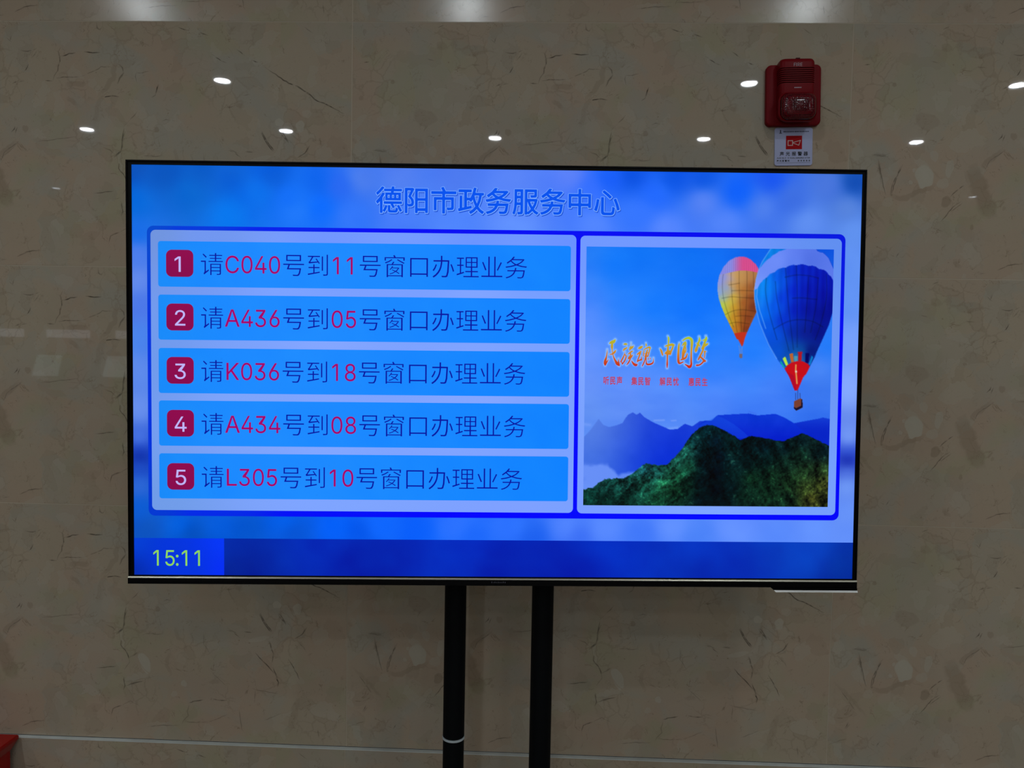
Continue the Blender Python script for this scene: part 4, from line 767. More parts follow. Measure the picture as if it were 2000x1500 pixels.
TO = lambda u, v, z: P3(u, v, z)
Z = 0.00012                                   # spacing of the display's layers
BGC = [
 (0, 0, (0, 78, 185)), (90, 20, (0, 84, 190)), (10, 100, (0, 108, 220)), (150, 70, (0, 102, 208)), (180, 10, (0, 90, 198)), (250, 20, (0, 92, 210)), (250, 130, (0, 122, 240)), (330, 70, (0, 110, 235)), (370, 25, (0, 92, 215)),
 (430, 120, (26, 118, 250)), (410, 80, (10, 108, 248)), (490, 100, (0, 106, 255)), (480, 40, (0, 96, 235)), (540, 50, (35, 100, 240)), (600, 30, (72, 122, 236)), (570, 130, (48, 118, 250)), (700, 20, (80, 126, 240)), (700, 130, (70, 125, 250)),
 (850, 20, (78, 124, 240)), (850, 140, (75, 130, 252)), (1000, 15, (84, 128, 246)), (1000, 90, (86, 130, 248)), (1000, 150, (95, 145, 255)), (1150, 10, (90, 128, 248)), (1200, 50, (50, 110, 255)), (1250, 20, (20, 95, 250)), (1210, 150, (80, 132, 255)),
 (1310, 12, (0, 80, 225)), (1420, 12, (0, 84, 228)), (1370, 60, (30, 105, 255)), (1330, 110, (52, 118, 255)), (1400, 150, (88, 136, 255)), (1500, 75, (88, 132, 244)), (1500, 15, (0, 82, 225)), (1590, 50, (0, 92, 250)), (1560, 130, (82, 132, 250)),
 (1680, 12, (20, 85, 240)), (1660, 90, (74, 124, 236)), (1740, 60, (60, 110, 225)), (1780, 130, (96, 144, 242)), (1830, 30, (70, 115, 220)), (1900, 20, (8, 72, 175)), (1880, 90, (85, 130, 220)), (1900, 150, (96, 146, 240)),
 (15, 180, (20, 110, 232)), (15, 230, (78, 126, 236)), (15, 300, (98, 138, 236)), (15, 370, (76, 120, 232)), (15, 450, (70, 128, 235)), (15, 540, (95, 140, 236)), (15, 640, (105, 145, 238)), (15, 720, (80, 125, 235)), (15, 745, (20, 60, 190)), (15, 765, (2, 32, 150)), (15, 790, (30, 80, 200)), (15, 840, (45, 105, 215)), (15, 900, (10, 95, 212)),
 (1900, 230, (98, 148, 244)), (1900, 330, (100, 150, 246)), (1900, 450, (116, 158, 252)), (1900, 560, (132, 168, 255)), (1900, 700, (125, 164, 252)), (1900, 738, (70, 110, 235)), (1900, 752, (10, 28, 160)), (1900, 766, (12, 30, 160)), (1900, 786, (95, 135, 240)), (1900, 830, (112, 155, 248)), (1900, 900, (105, 150, 250)),
 (30, 960, (10, 84, 190)), (120, 945, (0, 98, 225)), (150, 970, (0, 80, 190)), (220, 940, (0, 92, 220)), (300, 960, (0, 86, 205)), (400, 935, (0, 98, 235)), (420, 965, (0, 82, 210)), (530, 950, (0, 98, 250)), (600, 970, (0, 88, 235)), (650, 945, (10, 104, 255)), (750, 960, (0, 92, 250)), (850, 940, (40, 112, 255)), (900, 975, (22, 100, 250)),
 (1000, 945, (44, 115, 255)), (1060, 970, (28, 98, 240)), (1150, 945, (80, 132, 255)), (1180, 970, (60, 112, 245)), (1250, 950, (88, 138, 255)), (1350, 965, (66, 122, 250)), (1430, 940, (96, 144, 255)), (1500, 968, (74, 130, 248)), (1600, 940, (98, 144, 255)), (1720, 965, (88, 138, 252)), (1820, 945, (100, 148, 255)), (1900, 965, (98, 144, 250)),
 (300, 300, (40, 110, 240)), (900, 400, (80, 130, 250)), (1500, 400, (90, 140, 250)), (900, 700, (70, 125, 250))]
bgf = idw(BGC, 3.0, 22)
screen = Sheet()
screen.grid(0, 1920, 0, 1080, 240, 135, lambda U, V: bgf(U, V) + 7*vnoise(U, V, 90, 3)[..., None]*np.array([1, 1, .3]), 0.0)
screen = screen.build('screen', [M['screen']], tv, TO)
tag(screen, 'lit blue display with white clouds')

s = Sheet()
def tick(U, V):
    k = np.clip((V-982)/98, 0, 1)[..., None]
    c = idw([(250, 1000, (0, 38, 165)), (250, 1070, (0, 26, 140)), (500, 990, (0, 42, 185)), (600, 1060, (0, 26, 165)), (900, 1000, (0, 45, 195)), (950, 1060, (0, 30, 172)), (1250, 1000, (0, 50, 200)), (1200, 1065, (0, 24, 168)), (1500, 995, (2, 56, 200)), (1500, 1065, (0, 38, 172)), (1800, 1000, (4, 62, 192)), (1900, 1065, (0, 40, 150))], 2.5, 40)(U, V)
    return c + 10*vnoise(U, V, 80, 8)[..., None]*np.array([0, 1, 1])
s.grid(237.5, 1920, 981.5, 1080, 120, 12, tick, Z)
s.build('ticker_bar', [M['screen']], screen, TO)
s = Sheet()
s.grid(0, 237.5, 981.5, 1080, 24, 10, idw([(0, 990, (0, 66, 215)), (0, 1075, (0, 40, 165)), (90, 1030, (0, 52, 222)), (150, 1075, (0, 50, 220)), (237, 990, (2, 56, 250)), (237, 1075, (2, 44, 250))], 2.2, 30), Z)
s.text('15', 44.2, 1055.3, 0.074, 0.0815, (142, 214, 88), 3*Z, 1)
s.text(':', 106.4, 1055.3, 0.074, 0.0815, (142, 214, 88), 3*Z, 1)
s.text('11', 119.5, 1055.3, 0.074, 0.0815, (142, 214, 88), 3*Z, 1)
s.build('clock_panel', [M['screen']], screen, TO)

# title: outlined letters with a soft dark edge below
s = Sheet(); tt = '德阳市政务服务中心'
for du, dv, bold, col, z in ((2.2, 2.8, 12.5, (28, 80, 208), Z), (0.3, 0.4, 13.5, (116, 168, 255), 2*Z), (0, 0, 5.0, (0, 82, 238), 3*Z)):
    s.text(tt, 635.6+du, 110.2+dv, 0.2035, 0.2085, col, z, bold, adv=71.6)
s.build('title_text', [M['screen']], screen, TO)

# blue frame and the two pale panels
s = Sheet()
s.grid(38.8, 1879.3, 157.8, 921.8, 60, 24, idw([(40, 160, (0, 72, 205)), (150, 160, (0, 56, 220)), (400, 160, (0, 30, 235)), (700, 160, (0, 4, 245)), (1500, 160, (0, 4, 240)), (1870, 170, (0, 20, 225)), (40, 500, (0, 52, 222)), (40, 900, (0, 56, 210)), (200, 915, (0, 40, 232)), (500, 915, (0, 8, 250)), (900, 915, (0, 0, 255)), (1500, 915, (0, 4, 255)), (1875, 600, (0, 0, 250)), (1170, 500, (0, 0, 252))], 3, 20), 2*Z, rad=17)
s.build('list_frame', [M['screen']], screen, TO)
lavf = idw([(50, 170, (112, 148, 222)), (50, 500, (112, 154, 236)), (50, 900, (112, 156, 232)), (200, 185, (112, 150, 240)), (500, 185, (112, 150, 255)), (900, 185, (106, 148, 255)), (1160, 185, (104, 145, 255)), (400, 325, (124, 162, 255)), (900, 325, (128, 164, 255)), (1155, 400, (120, 162, 255)), (500, 470, (132, 166, 255)), (900, 606, (132, 166, 255)), (300, 606, (126, 164, 250)), (500, 745, (130, 166, 255)), (500, 890, (126, 164, 255)), (1000, 890, (126, 160, 255)), (1155, 800, (122, 160, 255))], 2.6, 30)
s = Sheet(); s.grid(48.2, 1164.7, 168.5, 906.5, 60, 30, lavf, 3*Z, rad=13); s.build('list_panel', [M['screen']], screen, TO)
s = Sheet(); s.grid(1175.6, 1869.6, 170.0, 907.5, 24, 24, idw([(1180, 175, (112, 152, 255)), (1500, 175, (112, 150, 255)), (1860, 180, (96, 142, 240)), (1180, 500, (124, 164, 255)), (1180, 890, (122, 158, 255)), (1500, 895, (128, 166, 255)), (1860, 500, (106, 150, 246)), (1860, 890, (118, 160, 252))], 2.4, 40), 3*Z, rad=13); s.build('picture_panel', [M['screen']], screen, TO)

ROWS = [('1', 'C040', '11', 197.5, 316.5), ('2', 'A436', '05', 337.3, 455.5), ('3', 'K036', '18', 477.2, 596.0), ('4', 'A434', '08', 615.5, 735.3), ('5', 'L305', '10', 755.5, 875.3)]
LATW = {'C': 41.7, 'A': 41.7, 'K': 40.2, 'L': 34.6}
rowf = lambda U, V: np.stack([10+16*np.clip((1200-U)/700, 0, 1)-6*np.clip(1-U/300, 0, 1), 130+8*np.clip((1200-U)/700, 0, 1), np.full(U.shape, 255.0)-8*np.clip(1-U/250, 0, 1)], -1) + (3*vnoise(U, V, 60, 5))[..., None]*np.array([1, 1, 0])
for k, (num, tick_no, win, v0, v1) in enumerate(ROWS):
    nm = ('first', 'second', 'third', 'fourth', 'fifth')[k]
    s = Sheet(); s.grid(67.6, 1150.6, v0, v1, 50, 8, rowf, 4*Z, rad=7)
    tag(s.build('queue_row', [M['screen']], screen, TO), nm + ' blue row of the queue list')
    s = Sheet(); b0 = (219.8, 360.4, 500.6, 640.2, 781.4)[k]
    s.grid(88.4, 159.6, b0, b0+70.6, 10, 8, lambda U, V: np.array([143, 6, 76.]) + 8*np.clip((V-b0)/70, 0, 1)[..., None]*np.array([-1, 0, 0]), 5*Z, rad=15)
    w = 453*0.083
    s.text(num, 124.6-w/2-(2 if num == '1' else 0), b0+57.6, 0.083, 0.0785, (192, 180, 250), 6*Z, 1)
    tag(s.build('number_badge', [M['screen']], screen, TO), 'crimson badge with the number ' + num)
    s = Sheet(); em = 64.0; k6 = em/350; bl = (280.1, 420.6, 560.8, 700.6, 841.4)[k]-0.9; cb = bl+1.2
    navy = lambda u, v: (4, 14+10*max(0, 1-u/500), 158); mag = (164, 0, 104)
    u = 176.0
    u = s.text('请', u, cb, k6, k6, navy, 5*Z, -3.5, adv=em)
    for ch in tick_no:
        a = LATW.get(ch, 36.0); gw = GLYPH[ch][0]
        sx = 0.0815 if ch not in LATW else (a/gw)*1.0
        s.text(ch, u+(a-gw*sx)/2, bl, sx, 0.0890, mag, 5*Z, 1.0, adv=a); u += a
    u = s.text('号到', u, cb, k6, k6, navy, 5*Z, -3.5, adv=em)
    for ch in win:
        a = 36.4; gw = GLYPH[ch][0]; sx = 0.0815
        s.text(ch, u+(a-gw*sx)/2, bl, sx, 0.0890, mag, 5*Z, 1.0, adv=a); u += a
    s.text('号窗口办理业务', u, cb, k6, k6, navy, 5*Z, -3.5, adv=em)
    s.build('ticket_text', [M['screen']], screen, TO)

# the balloon picture, painted as fine coloured cells
PIC = {
 'sky': [(1197.5,209.4,(30,122,244)),(1265.9,249.1,(0,118,252)),(1333.2,214.6,(0,112,245)),(1469.1,219.7,(0,108,242)),(1632.1,207.0,(0,94,232)),(1822.9,202.1,(0,78,220)),(1198.9,303.8,(60,130,250)),(1200.1,385.0,(92,142,255)),(1294.8,356.9,(30,126,255)),(1376.3,356.0,(6,120,255)),(1471.6,355.0,(0,114,255)),(1511.4,300.4,(0,110,250)),(1201.4,479.9,(108,152,255)),(1310.3,478.9,(84,142,255)),(1405.5,464.3,(42,130,255)),(1500.5,436.2,(14,120,255)),(1529.4,517.6,(40,128,255)),(1638.0,475.6,(20,124,255)),(1646.3,543.8,(60,136,255)),(1836.3,460.0,(20,120,250)),(1202.6,561.6,(112,152,250)),(1311.9,574.2,(108,152,255)),(1407.0,546.0,(92,146,255)),(1408.2,614.3,(86,136,248)),(1544.5,585.7,(82,138,255)),(1681.2,570.8,(80,136,252)),(1816.9,508.0,(84,138,248)),(1818.5,569.5,(66,126,238)),(1203.6,629.8,(100,146,240)),(1299.1,629.0,(94,138,244)),(1545.3,626.8,(76,128,244)),(1682.4,625.6,(60,120,245)),(1819.8,624.4,(50,112,238)),(1340.9,676.5,(78,128,238)),(1464.1,675.4,(90,140,244)),(1614.1,639.9,(50,110,242)),(1820.7,658.7,(36,96,232))],
 'range_a': [(1187.5,706.1),(1207.0,686.1),(1218.7,670.2),(1230.3,654.2),(1242.4,669.9),(1258.3,675.8),(1278.1,670.8),(1293.8,664.7),(1301.5,651.6),(1309.3,641.6),(1321.1,635.9),(1331.1,642.2),(1340.1,636.6),(1353.0,649.1),(1377.1,662.8),(1401.0,672.6),(1421.0,681.1),(1440.9,679.4),(1460.5,664.9),(1480.5,671.9),(1500.1,657.8),(1531.8,657.5),(1560.0,675.2),(1640.2,702.4),(1643.0,826.1),(1189.2,829.5)],
 'range_b': [(1496.3,667.8),(1512.0,656.5),(1531.8,655.5),(1547.4,641.5),(1579.2,639.2),(1630.8,636.0),(1654.8,641.0),(1682.6,638.3),(1702.5,636.2),(1726.6,645.9),(1750.9,659.6),(1771.2,675.4),(1799.6,693.1),(1848.3,722.6),(1848.6,736.6),(1521.5,739.2)],
 'range_c': [(1750.9,661.6),(1774.7,656.6),(1798.6,652.0),(1818.4,648.3),(1830.3,645.0),(1854.4,650.0),(1856.4,728.5),(1751.6,689.5)],
 'crest': [[(1547.4,642.7),(1575.6,657.1),(1599.7,670.9),(1632.0,690.5)],[(1694.6,639.0),(1719.0,661.9),(1759.5,685.4)]],
 'streaks': [([(1378.9,656.9),(1404.7,655.8)],2.5,(130,165,250)),([(1417.0,678.4),(1440.8,675.4)],3.5,(125,165,252)),([(1424.6,657.3),(1436.5,656.4)],2.0,(130,165,250)),([(1187.0,668.4),(1206.8,670.3)],4.0,(120,160,250)),([(1630.7,630.8),(1650.7,636.6)],2.0,(60,105,235))],
 'shoulder': [(1496.3,669.8),(1519.9,657.6),(1547.4,642.7),(1563.5,649.3),(1591.7,665.0),(1620.0,686.6),(1636.3,702.4),(1520.8,703.4)],
 'mist': [(1180.4,765.8),(1224.1,773.5),(1255.9,775.2),(1284.0,796.9),(1323.7,791.8),(1339.5,788.5),(1443.0,795.7)],
 'hill': [(1181.5,845.5),(1217.2,838.1),(1232.8,825.2),(1248.6,815.1),(1268.4,813.8),(1296.2,812.0),(1310.0,806.7),(1323.8,798.6),(1339.4,784.5),(1359.1,771.6),(1387.0,776.2),(1414.8,775.1),(1426.5,761.9),(1438.2,751.8),(1457.7,727.8),(1469.2,707.8),(1480.8,691.8),(1500.4,675.7),(1520.1,667.6),(1540.0,669.4),(1560.1,679.2),(1584.2,690.9),(1608.5,706.6),(1640.1,696.4),(1668.1,700.1),(1696.1,705.9),(1724.1,709.6),(1747.8,699.5),(1775.5,687.3),(1799.7,697.1),(1823.9,708.8),(1856.3,724.5),(1860.7,896.7),(1182.3,901.4)],
 'hillc': [(1205.6,861.3,(8,52,48)),(1244.9,833.1,(16,70,70)),(1245.4,869.0,(6,40,36)),(1304.4,828.7,(20,84,84)),(1305.0,864.6,(8,48,42)),(1355.4,788.4,(24,92,110)),(1356.1,828.3,(22,92,80)),(1387.3,796.1,(26,96,100)),(1403.8,827.9,(30,112,80)),(1388.6,868.0,(10,48,34)),(1434.6,771.8,(34,120,112)),(1443.2,803.7,(26,104,72)),(1435.9,843.7,(14,60,38)),(1465.8,739.7,(26,96,90)),(1474.6,779.5,(16,70,52)),(1467.5,827.4,(10,46,34)),(1489.0,703.6,(10,62,72)),(1505.6,739.3,(6,36,46)),(1520.5,687.4,(4,40,52)),(1514.2,771.2,(0,14,28)),(1503.2,819.2,(2,12,22)),(1508.1,867.1,(3,14,22)),(1544.9,711.1,(0,18,36)),(1553.6,750.9,(0,10,28)),(1546.6,794.9,(0,6,20)),(1547.5,842.8,(0,6,18)),(1564.1,874.7,(4,18,24)),(1576.6,706.9,(8,42,48)),(1585.4,746.7,(8,38,40)),(1594.4,794.5,(6,30,32)),(1587.3,834.5,(4,20,26)),(1624.7,722.4,(4,30,40)),(1625.8,770.3,(4,26,32)),(1642.6,810.1,(14,56,36)),(1627.7,858.3,(10,40,30)),(1672.6,722.0,(3,24,38)),(1681.4,761.9,(5,30,34)),(1698.3,801.7,(18,60,40)),(1691.4,849.8,(14,50,34)),(1728.6,729.6,(4,26,36)),(1737.5,769.4,(14,48,40)),(1746.6,817.3,(26,66,38)),(1739.8,865.5,(12,44,32)),(1775.9,705.2,(6,30,40)),(1777.0,749.1,(14,50,40)),(1786.0,793.0,(36,76,46)),(1787.0,833.1,(54,78,38)),(1803.8,865.0,(76,84,34)),(1816.8,744.8,(6,28,36)),(1825.8,784.7,(34,64,36)),(1834.8,824.7,(80,96,40)),(1839.9,864.7,(50,60,28)),(1840.6,736.6,(4,24,36))],
 'small': [(1601.3,219.9),(1615.3,221.3),(1629.4,228.5),(1641.7,240.2),(1652.0,256.0),(1657.5,275.8),(1658.1,301.6),(1653.8,333.4),(1646.5,365.4),(1633.1,395.4),(1621.6,421.4),(1616.0,437.5),(1612.3,453.5),(1609.0,458.5),(1605.2,451.5),(1599.0,439.6),(1595.0,438.7),(1587.6,423.8),(1575.1,400.0),(1562.6,376.2),(1552.1,352.4),(1544.7,330.7),(1540.9,310.8),(1540.9,291.0),(1545.4,269.1),(1555.9,247.2),(1571.6,230.1),(1587.4,222.0)],
 'smallc': [(1546.8,286.9,(132,148,238)),(1547.3,314.7,(128,162,226)),(1558.5,274.9,(134,146,232)),(1565.1,302.6,(136,160,212)),(1557.7,330.5,(150,182,170)),(1556.0,348.4,(182,208,70)),(1564.5,370.2,(190,194,50)),(1577.0,396.0,(196,172,40)),(1573.9,342.3,(200,186,60)),(1571.3,314.5,(158,164,170)),(1572.5,276.7,(170,160,190)),(1580.4,270.7,(200,160,110)),(1578.9,294.5,(206,158,84)),(1583.6,326.3,(214,172,52)),(1586.2,354.1,(202,150,40)),(1588.7,381.9,(196,134,34)),(1593.3,409.8,(194,122,30)),(1592.4,270.5,(196,150,80)),(1597.0,298.3,(190,132,60)),(1604.5,274.4,(192,140,76)),(1609.2,310.1,(178,108,44)),(1611.9,341.9,(160,86,34)),(1610.5,369.7,(150,76,28)),(1609.2,401.6,(152,76,26)),(1628.4,274.1,(178,122,70)),(1629.1,301.9,(150,84,40)),(1631.7,329.7,(132,64,30)),(1634.2,353.6,(120,52,26)),(1622.8,381.6,(128,56,26)),(1619.4,409.5,(118,44,22)),(1642.8,289.8,(160,96,60)),(1646.1,349.4,(104,40,28))],
 'small_lines': [[(1563.8,239.1),(1554.5,274.9),(1555.4,318.6),(1566.3,360.3),(1585.2,405.9)],[(1553.7,330.6),(1577.6,326.3),(1605.6,328.0),(1645.7,329.6)],[(1573.1,398.0),(1593.0,393.8),(1627.1,397.5)],[(1583.4,225.1),(1577.0,250.9),(1577.3,294.5),(1583.1,350.1),(1595.6,419.7)],[(1599.3,220.9),(1597.7,256.6),(1599.2,310.2),(1603.5,369.8),(1607.8,429.6)],[(1613.3,222.7),(1618.1,256.4),(1619.2,310.0),(1617.5,369.7),(1611.8,429.5)],[(1627.5,228.5),(1635.1,258.2),(1637.1,301.8)],[(1570.9,295.0),(1584.9,292.9),(1598.8,290.3)],[(1579.2,310.4),(1605.2,309.3),(1637.2,310.2)],[(1562.6,374.2),(1582.4,364.1),(1606.3,360.2),(1642.4,363.8)],[(1590.7,377.9),(1610.6,376.1),(1634.7,378.4)]],
 'small_cap': [(1536.5,271.2),(1554.4,267.0),(1569.3,263.3),(1584.2,259.7),(1598.1,257.0),(1614.1,256.8),(1630.1,258.2),(1646.2,261.6),(1660.3,265.8)],
 'small_tip': [(1583.6,424.2),(1593.6,422.1),(1607.6,419.6),(1623.6,419.8)],
 'small_ropes': [[(1601.3,455.6),(1603.8,477.5)],[(1609.4,458.5),(1610.4,477.5)],[(1606.1,463.5),(1606.8,477.5)]],
 'small_basket': [(1602.4,477.5),(1610.8,476.7),(1611.4,487.4),(1607.1,489.5),(1603.4,487.9)],
 'big': [(1682.6,194.2),(1671.1,212.1),(1659.5,231.1),(1650.0,252.0),(1642.6,279.9),(1638.8,309.7),(1640.2,333.6),(1644.3,357.4),(1655.1,395.2),(1667.8,425.0),(1680.5,452.8),(1701.4,488.6),(1695.2,477.8),(1708.8,496.6),(1724.6,515.7),(1758.8,509.2),(1792.2,508.6),(1810.6,472.3),(1803.8,483.6),(1824.7,435.3),(1839.9,399.2),(1848.2,369.2),(1854.6,347.2),(1852.2,251.7),(1849.1,249.8),(1843.8,237.9),(1835.4,221.1),(1827.2,213.3),(1821.0,207.4),(1810.9,205.6),(1805.9,202.6),(1797.6,192.8)],
 'cap': [(1726.6,195.2),(1718.7,199.7),(1710.8,202.8),(1702.9,204.8),(1695.0,210.9),(1687.1,214.9),(1679.3,222.9),(1672.4,227.0),(1666.5,233.0),(1661.6,238.0),(1655.8,246.0),(1649.0,254.0),(1637.1,301.8),(1640.2,307.7),(1647.1,303.3),(1653.8,290.7),(1662.6,280.7),(1670.5,274.6),(1680.2,264.6),(1692.1,259.9),(1701.9,251.4),(1713.9,248.1),(1721.9,247.6),(1729.8,242.8),(1740.7,240.1),(1751.7,240.6),(1763.7,237.8),(1773.7,239.7),(1782.8,243.0),(1791.8,241.3),(1801.9,244.3),(1810.1,250.6),(1822.1,251.7),(1830.3,256.9),(1837.5,265.8),(1842.6,269.7),(1853.1,287.5),(1854.1,247.7),(1849.1,249.8),(1843.8,237.9),(1835.4,221.1),(1821.0,207.4),(1805.9,203.6),(1797.6,192.8)],
 'bigc': [(1682.8,202.1,(0,130,230)),(1663.4,226.1,(0,128,232)),(1702.7,197.9,(0,120,226)),(1653.1,301.6,(14,132,236)),(1664.8,289.6,(0,140,245)),(1649.9,341.4,(24,128,240)),(1661.4,317.5,(0,136,246)),(1673.7,329.3,(0,112,240)),(1666.6,369.1,(0,108,240)),(1679.5,408.9,(0,86,228)),(1684.8,289.4,(0,110,238)),(1692.2,349.0,(0,84,232)),(1700.0,428.6,(0,78,220)),(1704.6,279.2,(0,78,224)),(1713.8,328.8,(0,52,216)),(1719.2,388.5,(0,46,206)),(1709.0,468.5,(0,80,212)),(1740.2,259.0,(0,36,196)),(1745.3,308.6,(0,30,200)),(1750.5,358.3,(0,24,186)),(1748.0,418.1,(0,34,160)),(1737.1,468.2,(0,66,172)),(1774.0,252.6,(0,24,186)),(1785.4,308.1,(0,14,170)),(1782.6,357.9,(0,12,150)),(1776.1,417.9,(4,22,140)),(1765.2,467.9,(0,72,160)),(1814.6,272.0,(0,18,176)),(1825.8,317.6,(0,10,158)),(1823.0,367.5,(0,8,136)),(1808.2,417.5,(0,10,128)),(1793.4,467.7,(0,16,118)),(1841.3,297.6,(0,18,176)),(1844.6,347.3,(0,8,146)),(1753.5,484.1,(36,126,170))],
 'big_lines': [[(1670.5,275.6),(1669.3,313.4),(1680.6,369.0),(1702.3,438.6)],[(1749.7,241.0),(1753.4,308.5),(1755.0,378.2),(1756.9,458.0)],[(1830.4,263.9),(1832.0,327.5),(1817.7,397.5),(1804.7,437.5)],[(1694.7,285.3),(1699.7,329.0),(1715.3,394.5),(1735.1,468.2)],[(1720.9,249.2),(1727.5,316.7),(1735.0,378.4),(1747.0,464.1)],[(1782.5,272.4),(1780.9,328.1),(1776.1,417.9)],[(1808.6,274.1),(1804.5,347.7),(1792.1,417.7)],[(1720.5,273.1),(1750.4,266.8),(1782.4,268.4),(1808.6,274.1)],[(1693.6,410.7),(1713.4,398.5),(1737.2,388.3),(1767.2,385.0),(1797.5,389.7),(1823.9,403.4)],[(1741.8,328.5),(1765.8,327.3),(1806.0,330.8)]],
 'big_edge': [[(1680.7,198.2),(1671.1,213.1),(1659.5,231.1),(1650.0,253.0),(1643.0,279.9),(1639.2,309.7),(1640.6,333.6),(1644.7,357.4),(1655.5,395.2),(1668.2,425.0),(1680.9,452.8),(1702.4,488.6)],[(1647.1,301.7),(1645.6,325.6),(1654.4,361.3),(1671.5,409.0)]],
 'flags': [([(1711.4,496.3),(1714.3,495.8),(1725.2,513.2),(1722.6,514.2)],(0,186,160)),([(1718.5,488.5),(1725.7,483.3),(1734.1,505.1),(1728.4,508.4)],(186,226,66)),([(1736.4,476.7),(1745.5,473.7),(1749.0,497.2),(1741.8,499.5)],(186,98,44)),([(1749.1,481.6),(1758.1,481.6),(1759.2,496.1),(1750.0,497.4)],(70,150,180)),([(1759.0,469.9),(1770.7,469.8),(1768.7,496.0),(1760.7,495.4)],(176,18,34)),([(1779.9,472.6),(1790.2,474.0),(1787.6,501.7),(1779.0,498.1)],(0,0,92)),([(1796.2,479.7),(1800.7,484.1),(1793.1,505.3),(1788.7,503.4)],(0,120,200))],
 'skirt': [(1724.6,515.7),(1732.4,505.8),(1742.5,499.2),(1758.5,494.7),(1774.6,496.0),(1786.5,502.4),(1792.5,508.9),(1782.7,529.4),(1774.9,538.2),(1761.1,572.7),(1757.4,573.7),(1753.0,574.2),(1736.8,535.7)],
 'skirt_shade': [(1724.6,517.6),(1735.8,526.9),(1749.1,532.7),(1753.9,550.1),(1757.4,573.4),(1753.0,574.2),(1736.8,535.7)],
 'flame': [(1754.6,505.6),(1754.3,518.0),(1756.5,535.5),(1758.4,554.5)],
 'spot': (1755.6,523.1),
 'ropes': [[(1755.5,580.8),(1756.0,598.3)],[(1761.1,572.0),(1761.6,596.8)],[(1767.1,580.7),(1768.2,595.3)]],
 'basket': [(1751.5,602.7),(1768.2,594.5),(1773.8,597.0),(1775.2,618.6),(1758.0,627.3),(1752.4,622.0)],
 'basket_dark': [(1752.3,617.6),(1757.8,621.0),(1771.6,613.5),(1770.9,596.7),(1773.8,597.0),(1775.2,618.6),(1758.0,627.3),(1752.4,622.0)],
